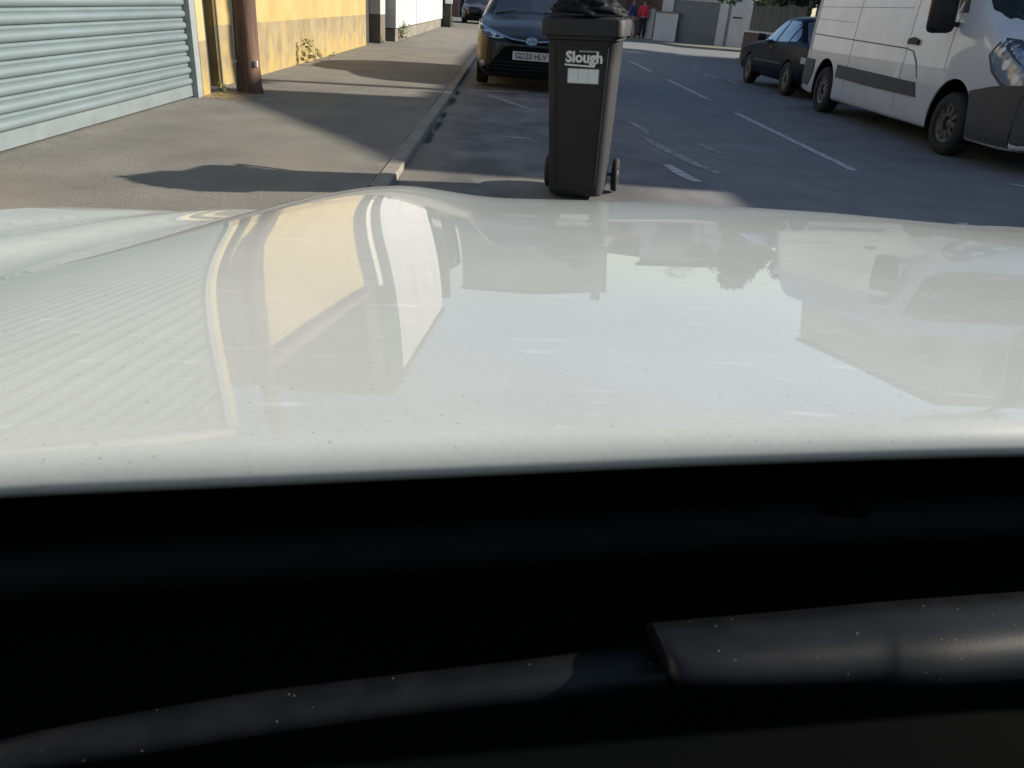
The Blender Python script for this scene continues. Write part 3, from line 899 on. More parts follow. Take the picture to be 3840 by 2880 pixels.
def hatchback(name, label, loc, paint, full=True, group=None):
    e = empty(name, loc)
    tag(e, label, 'car', group)
    st = [
        (0.00, prof(.40, .34, .60, .66, crown=.015)),
        (0.015, prof(.56, .22, .62, .69, crown=.018)),
        (0.07, prof(.68, .17, .65, .735, crown=.02)),
        (0.18, prof(.765, .15, .70, .785, crown=.025)),
        (0.38, prof(.82, .15, .80, .865, crown=.028)),
        (0.70, prof(.84, .16, .875, .94, crown=.03)),
        (1.02, prof(.847, .19, .93, .99, crown=.03)),
        (1.20, cabin(.848, .19, .95, 1.06, .66)),
        (1.60, cabin(.848, .19, .95, 1.34, .60)),
        (1.95, cabin(.848, .19, .96, 1.47, .57)),
        (2.60, cabin(.848, .19, .98, 1.50, .565)),
        (3.25, cabin(.845, .19, 1.0, 1.46, .55)),
        (3.62, cabin(.83, .22, 1.0, 1.28, .56)),
        (3.86, cabin(.78, .28, .90, 1.00, .62)),
        (3.94, cabin(.62, .40, .72, .80, .5, .01))]
    vs, fs = body_loft(st, 45, 110)
    body = mesh('body', vs, fs, paint, e, True)
    B = bvh_of(vs, fs)
    fw, rw = 0.80, 3.31
    cut_arches(body, [(fw, .30, .34, s * .60, s * 1.1) for s in (-1, 1)] + [(rw, .30, .34, s * .60, s * 1.1) for s in (-1, 1)])
    for y in (fw, rw):
        for s in (-1, 1):
            arch_liner(e, y, .30, .333, s * .605, s * .80)
            wheel(e, (s * .735, y, .295), .295, .185, s, 8)
    # windscreen, side and rear glass
    drape('windscreen', B, [(-.63, 1.18), (.63, 1.18), (.60, 1.26), (.50, 1.86), (-.50, 1.86), (-.60, 1.26)], 'z', 'glass', e, .004, .01, .08)
    for s, v in ((-1, '-x'), (1, '+x')):
        drape('side_window', B, [(1.45, .99), (2.25, 1.0), (2.25, 1.40), (1.95, 1.39), (1.62, 1.20)], v, 'glass', e, .004, .01, .09)
        drape('side_window', B, [(2.33, 1.0), (3.15, 1.03), (3.2, 1.25), (2.95, 1.40), (2.33, 1.41)], v, 'glass', e, .004, .01, .09)
    # front face (x,z)
    for s in (-1, 1):
        def X(pts): return [(s * a, b) for a, b in pts]
        hl = drape('headlight', B, X([(.40, .715), (.52, .700), (.68, .715), (.775, .745), (.825, .80), (.835, .875), (.78, .855), (.62, .795), (.50, .755)]), '-y', 'lamp_glass', e, .006, .02, .04)
        q = drape('lens', B, X([(.60, .725), (.66, .722), (.70, .75), (.68, .785), (.63, .775), (.60, .75)]), '-y', 'lamp_dark', hl, .011, .01, .03)
        drape('chrome_strip', B, X([(.10, .682), (.30, .700), (.46, .742), (.62, .800), (.80, .868), (.80, .884), (.62, .820), (.46, .764), (.30, .718), (.10, .700)]), '-y', 'chrome', e, .010, .014, .03)
        fog = empty('fog', (0, 0, 0)); bpy.data.objects.remove(fog)
        fb_ = drape('fog_lamp', B, X([(.735 + .045 * math.cos(a * math.pi / 5), .345 + .045 * math.sin(a * math.pi / 5)) for a in range(10)]), '-y', 'lamp_glass', e, .008, .012, .03)
        drape('corner_trim', B, X([(.64, .26), (.76, .245), (.80, .30), (.76, .315), (.70, .30)]), '-y', 'grille', e, .005, .01, .03)
    drape('upper_grille', B, [(-.30, .645), (.30, .645), (.42, .70), (.28, .690), (-.28, .690), (-.42, .70)], '-y', 'grille', e, .004, .01, .04)
    drape('lower_grille', B, [(-.36, .615), (.36, .615), (.42, .59), (.64, .30), (.60, .235), (-.60, .235), (-.64, .30), (-.42, .59)], '-y', 'grille', e, .004, .012, .05)
    for z in (.28, .33, .38):
        drape('grille_bar', B, [(-.58, z), (.58, z), (.57, z + .012), (-.57, z + .012)], '-y', 'black_plastic', e, .010, .01, .06)
    drape('front_lip', B, [(-.60, .20), (.60, .20), (.64, .225), (-.64, .225)], '-y', 'black_plastic', e, .012, .02, .06)
    # emblem: ring, cross ring and upright
    em = empty('e', (0, 0, 0)); bpy.data.objects.remove(em)
    disc = [( .085 * math.cos(a * math.pi / 10), .692 + .056 * math.sin(a * math.pi / 10)) for a in range(20)]
    emb = drape('emblem', B, disc, '-y', 'emblem_blue', e, .016, .014, .03)
    ys = -0.018
    def ring(cx, cz, rx, rz, wd):
        vs, fs = [], []
        for k in range(28):
            a = 2 * math.pi * k / 28
            for f in (1, 1 - wd):
                for dy in (0, .008):
                    vs.append((cx + rx * f * math.cos(a), ys - dy + .02 * 0, cz + rz * f * math.sin(a)))
        for k in range(28):
            a, b = 4 * k, 4 * ((k + 1) % 28)
            fs += [(a, b, b + 1, a + 1), (a + 1, b + 1, b + 3, a + 3), (a + 3, b + 3, b + 2, a + 2), (a + 2, b + 2, b, a)]
        return mesh('emblem_ring', vs, fs, 'chrome', emb, True)
    ring(0, .692, .088, .058, .12); ring(0, .712, .058, .022, .3); ring(0, .694, .024, .050, .35)
    # registration plate on its bracket
    pl = box('number_plate', (-.275, -.030, .425), (.275, -.010, .545), 'plate', e, .004)
    t = text_mesh('plate_text', 'GD20 HLV', .118, 'ink', pl, .0008, .0015, .88)
    t.location = (0, -.0312, .483)
    # mirrors
    for s in (-1, 1):
        bm = bmesh.new(); add_box(bm, (-.11, -.06, -.07), (.11, .06, .07), .035)
        o = bm_to('door_mirror', bm, paint, e, True); o.location = (s * .94, 1.42, 1.02)
        box('mirror_arm', (min(s * .82, s * .9), 1.40, .955), (max(s * .82, s * .9), 1.45, .985), 'black_plastic', e)
    for k, (a, b) in enumerate(((-.58, -.02), (0.0, .56))):
        tube('wiper', [(a, 1.165, 1.03), ((a + b) / 2, 1.20, 1.075), (b, 1.19, 1.065)], .009, 'black_plastic', e, 6)
    for s in (-1, 1):
        drape('tail_light', B, [(s * .50, .80), (s * .74, .80), (s * .74, 1.0), (s * .6, .98)], '+y', 'maroon', e, .005, .01, .06)
    return e
hatchback('hatchback_car', 'dark navy hatchback facing us, parked at the kerb behind the wheelie bin', (0.33, 12.5, 0.02), 'navy')
hatchback('parked_car', 'dark maroon car with a glinting headlamp far down the left footway', (-1.95, 46.8, PZ), 'maroon')

# ================================================================== WHITE PANEL VAN
def van():
    e = empty('panel_van', (5.95, 7.72, 0))
    tag(e, 'white panel van with grey side rubbing strip facing us across the street', 'van')
    def vp(w, zb, z1, wt, zt, crown=.03):
        return [(0, zb), (w * .6, zb), (w * .93, zb + .01), (w * .99, zb + .12), (w, zb + (z1 - zb) * .5), (w * .99, z1), (wt + (w - wt) * .42, z1 + (zt - z1) * .55), (wt * .86, zt - .015), (0, zt + crown)]
    st = [
        (0.00, vp(.70, .34, .66, .55, .86)),
        (0.05, vp(.86, .26, .76, .68, 1.00)),
        (0.18, vp(.94, .22, .88, .76, 1.12)),
        (0.40, vp(.98, .21, 1.00, .80, 1.24)),
        (0.70, vp(.995, .21, 1.14, .82, 1.36)),
        (0.98, vp(.995, .21, 1.26, .80, 1.52)),
        (1.35, vp(.998, .21, 1.30, .82, 1.88)),
        (1.80, vp(1.0, .21, 1.36, .86, 2.26)),
        (2.20, vp(1.0, .21, 1.42, .88, 2.36)),
        (3.20, vp(1.0, .21, 1.45, .90, 2.40)),
        (5.40, vp(1.0, .21, 1.45, .90, 2.40)),
        (6.00, vp(.995, .24, 1.45, .90, 2.37)),
        (6.10, vp(.96, .30, 1.42, .86, 2.28))]
    vs, fs = body_loft(st, 49, 130)
    body = mesh('body', vs, fs, 'van_white', e, True)
    B = bvh_of(vs, fs)
    fw, rw = 1.30, 5.13
    cut_arches(body, [(fw, .36, .445, s * .70, s * 1.2) for s in (-1, 1)] + [(rw, .36, .43, s * .70, s * 1.2) for s in (-1, 1)])
    for y in (fw, rw):
        for s in (-1, 1):
            arch_liner(e, y, .36, (.438 if y < 3 else .423), s * .705, s * .985)
            wheel(e, (s * .875, y, .335), .335, .22, s, 10)
    for s, v in ((-1, '-x'), (1, '+x')):
        drape('rubbing_strip', B, [(2.10, .53), (2.20, .69), (4.66, .73), (4.66, .55), (3.4, .53)], v, 'van_plastic', e, .014, .012, .12)
        drape('rubbing_strip', B, [(5.62, .55), (5.62, .74), (6.06, .75), (6.06, .36), (5.75, .34)], v, 'van_plastic', e, .014, .012, .10)
        drape('slide_rail', B, [(2.62, 1.040), (5.95, 1.105), (5.95, 1.120), (2.62, 1.055)], v, 'seam', e, .004, .006, .12)
        for pts in ([(2.45, 1.035), (2.62, 1.05), (2.62, 1.037), (2.47, 1.020)], [(2.30, .92), (2.45, 1.035), (2.47, 1.02), (2.33, .91)], [(2.18, .74), (2.30, .92), (2.33, .91), (2.20, .735)]):
            drape('door_seam', B, pts, v, 'seam', e, .003, .006, .08)
        for y in (2.62, 4.30, 1.62):
            drape('door_seam', B, [(y, .32 if y > 2 else .86), (y + .007, .32 if y > 2 else .86), (y + .037, 2.0), (y + .03, 2.0)], v, 'seam', e, .0025, .006, .12)
        drape('panel_crease', B, [(2.75, 1.50), (5.9, 1.50), (5.9, 1.506), (2.75, 1.506)], v, 'seam', e, .002, .006, .12)
        drape('panel_crease', B, [(4.42, 1.30), (5.9, 1.33), (5.9, 1.336), (4.42, 1.306)], v, 'seam', e, .002, .006, .12)
        drape('door_handle', B, [(2.36, 1.095), (2.62, 1.10), (2.62, 1.155), (2.50, 1.18), (2.36, 1.15)], v, 'black_plastic', e, .03, .03, .05)
        drape('fuel_flap', B, [(2.66, .60), (2.80, .62), (2.80, .88), (2.68, .86)], v, 'upvc', e, .003, .006, .06)
        drape('door_window', B, [(1.52, 1.46), (2.52, 1.46), (2.48, 2.02), (2.0, 2.0), (1.66, 1.72)], v, 'glass', e, .005, .01, .10)
        # mirror: large black housing with pale glass patches
        bm = bmesh.new(); add_box(bm, (-.14, -.085, -.26), (.135, .095, .26), .06)
        o = bm_to('door_mirror', bm, 'black_plastic', e, True); o.location = (s * 1.20, 1.62, 1.50); o.rotation_euler = (0, R(4) * s, R(12) * s)
        bm = bmesh.new(); add_box(bm, (-.10, .094, -.21), (.10, .10, .21), .002)
        q = bm_to('mirror_glass', bm, 'chrome', o)
        for dz in (.14, -.16):
            box('mirror_arm', (min(s * .98, s * 1.10), 1.60, 1.50 + dz - .025), (max(s * .98, s * 1.10), 1.66, 1.50 + dz + .025), 'black_plastic', e)
        def X(pts): return [(s * a, b) for a, b in pts]
        hl = drape('headlight', B, X([(.56, .80), (.66, .76), (.80, .82), (.90, .92), (.955, 1.06), (.945, 1.17), (.90, 1.20), (.82, 1.12), (.70, .96)]), '-y', 'lamp_glass', e, .008, .02, .05)
        for (cx, cz, rr) in ((.88, 1.09, .035), (.79, .95, .055), (.69, .84, .040)):
            drape('bulb_reflector', B, X([(cx + rr * math.cos(a * math.pi / 6), cz + rr * math.sin(a * math.pi / 6)) for a in range(12)]), '-y', 'upvc', hl, .014, .012, .03)
        drape('headlight_bezel', B, [(.84, 1.07), (.72, 1.245), (.58, 1.235), (.32, 1.09), (.10, .94), (.07, .80), (.20, .745), (.48, .80), (.71, .92)], v, 'van_plastic', e, .005, .02, .05)
        hs = drape('headlight_side', B, [(.80, 1.075), (.70, 1.215), (.60, 1.20), (.34, 1.06), (.12, .90), (.10, .80), (.22, .775), (.46, .83), (.68, .94)], v, 'lamp_glass', e, .007, .02, .05)
        for (cy, cz, rr) in ((.64, 1.13, .030), (.50, 1.0, .05), (.30, .88, .045)):
            drape('bulb_reflector', B, [(cy + rr * math.cos(a * math.pi / 6), cz + rr * math.sin(a * math.pi / 6)) for a in range(12)], v, 'upvc', hs, .013, .012, .03)
        drape('fog_recess', B, X([(.50, .38), (.80, .40), (.84, .52), (.56, .52)]), '-y', 'black_plastic', e, .022, .01, .05)
    # grey bumper: front and wrapped sides
    drape('bumper', B, [(-.93, .24), (.93, .24), (.95, .78), (.80, .80), (.62, .735), (.40, .70), (-.40, .70), (-.62, .735), (-.80, .80), (-.95, .78)], '-y', 'van_plastic', e, .012, .015, .06)
    for s, v in ((-1, '-x'), (1, '+x')):
        drape('bumper_corner', B, [(.16, .25), (.84, .25), (.86, .40), (.92, .60), (.98, .71), (.60, .79), (.16, .84)], v, 'van_plastic', e, .013, .015, .06)
    drape('radiator_grille', B, [(-.42, .78), (.42, .78), (.50, .96), (-.50, .96)], '-y', 'grille', e, .008, .012, .06)
    drape('windscreen', B, [(-.84, 1.42), (-.5, 1.385), (.5, 1.385), (.84, 1.42), (.90, 1.50), (.84, 2.12), (-.84, 2.12), (-.90, 1.50)], '-y', 'van_glass', e, .006, .012, .10)
    for k, (a, b) in enumerate(((-.7, -.05), (0.0, .62))):
        tube('wiper', [(a, .99, 1.56), ((a + b) / 2, 1.03, 1.61), (b, 1.03, 1.61)], .011, 'black_plastic', e, 6)
    drape('number_plate', B, [(-.26, .48), (.26, .48), (.26, .59), (-.26, .59)], '-y', 'plate', e, .022, .01, .06)
    return e
van()

# ================================================================== BLACK SALOON (facing away)
def saloon():
    def prof(w, zb, zs, zt, wt=None, crown=0.03):
        return [(0, zb), (w * .55, zb), (w * .90, zb + .02), (w * .985, zb + (zs - zb) * .22), (w, zb + (zs - zb) * .60), (w * .985, zs - .035), (w * .93, zs + (zt - zs) * .55), (w * .60, zt), (0, zt + crown)]
    def cabin(w, zb, belt, roof, wr, crown=0.03):
        return [(0, zb), (w * .52, zb), (w * .90, zb + .02), (w * .985, zb + .16), (w, belt - .22), (w * .975, belt - .015), (wr + (w - wr) * .42, belt + (roof - belt) * .52), (wr * .93, roof - .03), (0, roof + crown)]
    e = empty('saloon_car', (6.06, 18.85, 0), math.pi)
    tag(e, 'old black saloon parked behind the white van, facing away', 'car')
    st = [
        (0.00, prof(.70, .42, .60, .66, crown=.01)),
        (0.04, prof(.78, .30, .64, .70, crown=.015)),
        (0.20, prof(.815, .24, .70, .76, crown=.02)),
        (0.70, prof(.825, .22, .78, .83, crown=.02)),
        (1.20, prof(.825, .21, .83, .885, crown=.02)),
        (1.36, cabin(.825, .21, .86, .93, .66)),
        (1.75, cabin(.825, .21, .87, 1.20, .58)),
        (2.05, cabin(.825, .21, .88, 1.345, .545)),
        (2.60, cabin(.825, .21, .885, 1.375, .54)),
        (3.00, cabin(.822, .21, .89, 1.33, .54)),
        (3.40, cabin(.82, .22, .89, 1.08, .58)),
        (3.62, cabin(.815, .23, .89, .955, .66)),
        (4.10, prof(.80, .26, .86, .93, crown=.015)),
        (4.26, prof(.77, .32, .80, .88, crown=.01)),
        (4.32, prof(.68, .42, .70, .76, crown=.01))]
    vs, fs = body_loft(st, 45, 110)
    body = mesh('body', vs, fs, 'black_paint', e, True)
    B = bvh_of(vs, fs)
    fw, rw = .80, 3.36
    cut_arches(body, [(fw, .30, .335, s * .60, s * 1.1) for s in (-1, 1)] + [(rw, .30, .335, s * .60, s * 1.1) for s in (-1, 1)])
    for y in (fw, rw):
        for s in (-1, 1):
            arch_liner(e, y, .30, .328, s * .605, s * .79)
            wheel(e, (s * .725, y, .30), .30, .19, s, 12)
    for s, v in ((-1, '-x'), (1, '+x')):
        drape('side_window', B, [(1.62, .905), (2.30, .91), (2.34, 1.29), (2.08, 1.27), (1.80, 1.08)], v, 'side_glass', e, .005, .01, .09)
        drape('side_window', B, [(2.40, .91), (3.02, .92), (3.05, 1.22), (2.90, 1.28), (2.42, 1.295)], v, 'side_glass', e, .005, .01, .09)
        drape('quarter_window', B, [(3.08, .93), (3.38, .94), (3.28, 1.06), (3.10, 1.18)], v, 'side_glass', e, .005, .01, .08)
        drape('rubbing_strip', B, [(1.18, .50), (2.98, .52), (2.98, .56), (1.18, .54)], v, 'black_plastic', e, .008, .01, .10)
        drape('door_seam', B, [(2.355, .27), (2.365, .27), (2.375, .89), (2.365, .89)], v, 'grille', e, .003, .005, .1)
        drape('door_handle', B, [(2.16, .78), (2.30, .78), (2.30, .81), (2.16, .81)], v, 'black_plastic', e, .02, .02, .05)
        bm = bmesh.new(); add_box(bm, (-.085, -.06, -.065), (.085, .05, .065), .03)
        o = bm_to('door_mirror', bm, 'black_plastic', e, True); o.location = (s * .90, 1.66, .955)
        box('mirror_arm', (min(s * .78, s * .86), 1.64, .92), (max(s * .78, s * .86), 1.68, .95), 'black_plastic', e)
        drape('headlight', B, [(s * .36, .60), (s * .66, .60), (s * .66, .67), (s * .36, .67)], '-y', 'lamp_glass', e, .008, .012, .05)
        drape('tail_light', B, [(s * .40, .68), (s * .70, .68), (s * .70, .78), (s * .40, .78)], '+y', 'maroon', e, .008, .012, .05)
        drape('panel_reflection', B, [(3.98, .60), (4.22, .60), (4.20, .70), (3.98, .71)], v, 'coping', e, .004, .006, .05)  # pale patch put on for the light reflected in the rear panel
    drape('windscreen', B, [(-.62, 1.36), (.62, 1.36), (.50, 1.98), (-.50, 1.98)], 'z', 'glass', e, .005, .01, .09)
    drape('rear_window', B, [(-.50, 3.08), (.50, 3.08), (.60, 3.58), (-.60, 3.58)], 'z', 'glass', e, .005, .01, .09)
    drape('rear_bumper', B, [(-.72, .40), (.72, .40), (.74, .54), (-.74, .54)], '+y', 'chrome', e, .02, .02, .08)
    drape('front_bumper', B, [(-.72, .40), (.72, .40), (.74, .52), (-.74, .52)], '-y', 'black_plastic', e, .02, .02, .08)
    drape('number_plate', B, [(-.26, .58), (.26, .58), (.26, .68), (-.26, .68)], '+y', 'plate', e, .01, .01, .06)
    return e
saloon()

# ================================================================== WHEELIE BIN
def rrect(w, d, r, n=6):
    pts = []
    for cx, cy, a0 in ((w / 2 - r, d / 2 - r, 0), (-w / 2 + r, d / 2 - r, 90), (-w / 2 + r, -d / 2 + r, 180), (w / 2 - r, -d / 2 + r, 270)):
        for k in range(n + 1):
            a = R(a0 + 90 * k / n)
            pts.append((cx + r * math.cos(a), cy + r * math.sin(a)))
    return pts
def ring_loft(name, rings, mat, parent, smooth=True, caps=True):
    n = len(rings[0]); vs = [p for r_ in rings for p in r_]
    fs = []
    for i in range(len(rings) - 1):
        for k in range(n):
            a, b = i * n + k, i * n + (k + 1) % n
            fs.append((a, b, b + n, a + n))
    if caps:
        fs.append(tuple(range(n - 1, -1, -1))); fs.append(tuple(range((len(rings) - 1) * n, len(rings) * n)))
    o = mesh(name, vs, fs, mat, parent, smooth)
    try: o.data.set_sharp_from_angle(angle=R(35))
    except Exception: pass
    return o
bn = empty('wheelie_bin', (0.553, 5.53, 0), R(-12))
bn.rotation_euler = (0, R(-2.3), R(-12))
bn.scale = (1, 1, 1.018)
tag(bn, 'black wheelie bin with white lettering and address sticker standing in the road', 'bin')
def bring(w, d, r, z, yc):
    return [(x, y + yc, z) for x, y in rrect(w, d, r)]
# the front wall leans out towards the top, the back is nearly upright
def bdim(z):
    t = (z - 0.03) / 1.0
    w = 0.375 + 0.075 * t; yf = -0.185 - 0.105 * t; yb_ = 0.245 + 0.045 * t
    return w, yb_ - yf, (yf + yb_) / 2, yf
rings = []
for z in (0.03, 0.045, 0.08, 0.3, 0.6, 0.85, 1.0):
    w, d, yc, yf = bdim(z)
    k = 0.02 if z < 0.04 else 0.0
    rings.append(bring(w - k, d - k, 0.075, z, yc))
w, d, yc, yf = bdim(1.0)
rings += [bring(w + .004, d + .004, .075, 1.005, yc), bring(w + .035, d + .035, .075, 1.012, yc), bring(w + .035, d + .035, .075, 1.045, yc)]
bbody = ring_loft('body', rings, 'bin', bn)
for s in (-1, 1):
    q = ring_loft('corner_rib', [[(s * (bdim(z)[0] / 2 - .055) + dx, bdim(z)[3] + dy, z) for dx, dy in ((-.008, .012), (-.006, -.003), (.006, -.003), (.008, .012))] for z in (.10, .4, .7, .97)], 'bin', bn, False)
# lid
lr = []
for (w, d, z) in ((.51, .68, 1.030), (.525, .695, 1.036), (.525, .695, 1.112), (.517, .685, 1.126), (.47, .63, 1.140), (.28, .38, 1.150)):
    lr.append(bring(w, d, .06, z, 0.025))
lid = ring_loft('lid', lr, 'bin', bn)
box('lid_ridge', (-.25, -.32, 1.143), (.25, -.30, 1.155), 'bin', lid, .004)
tube('handle', [(-.24, .36, 1.03), (-.24, .42, 1.05), (-.12, .43, 1.055), (.12, .43, 1.055), (.24, .42, 1.05), (.24, .36, 1.03)], .016, 'bin', bn, 8)
tube('axle', [(-.25, .235, .115), (.25, .235, .115)], .012, 'guide', bn, 8)
for s in (-1, 1):
    t = lathe_x('wheel', [(.07, s * .018), (.085, s * .022), (.105, s * .022), (.115, s * .014), (.115, -s * .014), (.105, -s * .022), (.06, -s * .022)], 'rubber', bn, 28, (s * .245, .235, .115))
    lathe_x('hub', [(.001, s * .024), (.03, s * .024), (.035, s * .010), (.075, s * .010), (.08, s * .018)], 'bin', t, 20, (s * .245, .235, .115))
# lettering and sticker on the front wall
def on_front(o, z, x=0.0, lift=0.002):
    w, d, yc, yf = bdim(z)
    o.location = (x, yf - lift, z)
    o.rotation_euler = (math.atan(0.105), 0, 0)
t = text_mesh('lettering', 'Slough', .088, 'lettering', bn, .0012, .0034, 1.02, 0.0); on_front(t, .908, .022, .0030)
q = box('lettering_underline', (-.115, -.0006, -.005), (.080, .0006, .005), 'lettering', bn); on_front(q, .861, .012, .002); q.rotation_euler.y = R(2)
q = box('lettering_overline', (-.035, -.0006, -.004), (.090, .0006, .004), 'lettering_line', bn); on_front(q, .945, .022, .002)
for k in range(3):
    q = box('sticker_panel', (-.0315, -.0007, -.041), (.0315, .0007, .041), 'sticker', bn); on_front(q, .800, -.045 + .0655 * k, .002)
q = box('sticker_edge', (-.102, -.0004, -.045), (.102, .0004, .045), 'lettering_line', bn); on_front(q, .800, .0205, .0008)

# black bag on the lid
bag = empty('bin_bag', (0.50, 5.50, 1.148))
bag.scale = (1.05, 1.0, 0.62)
tag(bag, 'black rubbish bag slumped on top of the wheelie bin lid', 'bag')
vs, fs = [], []
nu, nv = 40, 24
for j in range(nv + 1):
    ph = math.pi * j / nv
    for i in range(nu):
        th = 2 * math.pi * i / nu
        cr = 1 + .07 * math.sin(7 * th + 3 * ph) + .05 * math.sin(13 * th - 5 * ph) + .04 * math.sin(5 * th + 9 * ph)
        r_ = math.sin(ph * 0.5 + math.pi / 2 * 1.0) ** 0.55 if j else 0.02
        z = 0.29 * (j / nv) ** 0.9
        r_ *= 1.0 + 0.10 * math.sin(math.pi * min(1, j / nv * 2.5))
        vs.append((0.215 * r_ * cr * math.cos(th), 0.25 * r_ * cr * math.sin(th), z))
for j in range(nv):
    for i in range(nu):
        a, b = j * nu + i, j * nu + (i + 1) % nu
        fs.append((a, b, b + nu, a + nu))
mesh('sack', vs, fs, 'bag', bag, True)
tube('tied_neck', [(0, 0, .25), (.0, 0, .29), (.01, .01, .33), (.04, .02, .36)], [.05, .02, .03, .04], 'bag', bag, 9)

# ================================================================== WEEDS, STRAW
def weed(name, label, x, y, z, h, spread, n, mat, seed, group=None, cat='plant'):
    r = random.Random(seed)
    e = empty(name, (x, y, z)); tag(e, label, cat, group)
    vs, fs = [], []
    stems = [(Vector((r.gauss(0, .25) * spread, r.gauss(0, .25) * spread, 0)), r.uniform(.55, 1.0) * h, Vector((r.gauss(0, .3) * spread, r.gauss(0, .3) * spread, 0))) for _ in range(max(3, n // 9))]
    for i in range(n * 2):
        p0, hh, lean = stems[r.randrange(len(stems))]
        f = r.uniform(.05, 1.0) ** 0.8
        b0 = p0 + lean * f + Vector((0, 0, hh * f))
        a = r.uniform(0, 6.28); l = (0.03 + 0.16 * h) * r.uniform(.5, 1.2) * (1.15 - .5 * f)
        d = Vector((math.cos(a), math.sin(a), 0)); s = Vector((-d.y, d.x, 0)) * l * r.uniform(.16, .30)
        p1 = b0 + d * l * .5 + Vector((0, 0, l * r.uniform(.1, .5))); p2 = b0 + d * l + Vector((0, 0, l * r.uniform(-.3, .4)))
        k = len(vs)
        vs += [b0, p1 + s, p2, p1 - s]
        fs += [(k, k + 1, k + 2, k + 3)]
    mesh('leaves', vs, fs, mat, e)
    return e
weed('weed_plant', 'upright green weed growing at the foot of the yellow wall', -3.36, 13.75, PZ, .42, .18, 46, 'weed', 1)
weed('weed_plant', 'smaller bushy weed just beyond the upright one at the wall', -3.38, 15.0, PZ, .26, .20, 34, 'weed', 2)
weed('weed_plant', 'low weed by the dark pillar recess of the white building', -3.3, 21.4, PZ, .22, .26, 40, 'weed', 3)
weed('weed_plant', 'large leafy weed under the first white board panel', -3.05, 23.6, PZ, .55, .40, 80, 'weed', 4)
weed('weed_plant', 'small weed at the foot of the shutter pier', -3.28, 9.35, PZ, .13, .12, 30, 'weed', 5)
weed('weed_plant', 'tuft growing at the dark corner post of the white building', -2.7, 38.3, PZ, .6, .25, 40, 'weed', 6)
for i, (y, s, lab) in enumerate(((7.55, 1.1, 'dark green weed clump nearest us in the gutter'), (8.3, 1.0, 'second dark weed clump along the kerb gutter'),
                                 (9.2, .8, 'third dark weed clump along the kerb gutter'), (10.6, 1.3, 'dark weed clump in the gutter before the navy hatchback'), (11.6, .9, 'farthest small weed clump in the gutter beside the navy hatchback'))):
    g = weed('gutter_weed', lab, KX + .055, y, 0, .045 * s, .10 * s, 150, 'weed_dark', 20 + i, 'weeds along the kerb')
    g.scale = (0.34, 4.2, 0.5)
r = random.Random(4)
vs, fs = [], []
for i in range(620):
    t = r.random()
    x = -3.3 + 0.55 * t * r.random() + r.uniform(-.05, .1); y = 8.95 + 0.75 * r.random() - .25 * t
    if x > -2.85 and r.random() < .8: continue
    a = r.uniform(0, 3.14); l = r.uniform(.012, .05); w_ = .003
    d = Vector((math.cos(a) * l, math.sin(a) * l, r.uniform(-.004, .008))); s = Vector((-math.sin(a) * w_, math.cos(a) * w_, 0))
    c = Vector((x, y, PZ + .006 + r.uniform(0, .012)))
    k = len(vs); vs += [c - d - s, c - d + s, c + d + s, c + d - s]; fs.append((k, k + 1, k + 2, k + 3))
st_ = mesh('straw_litter', vs, fs, 'straw')
tag(st_, 'dry yellow straw and leaf litter at the pier foot', 'litter', kind='stuff')

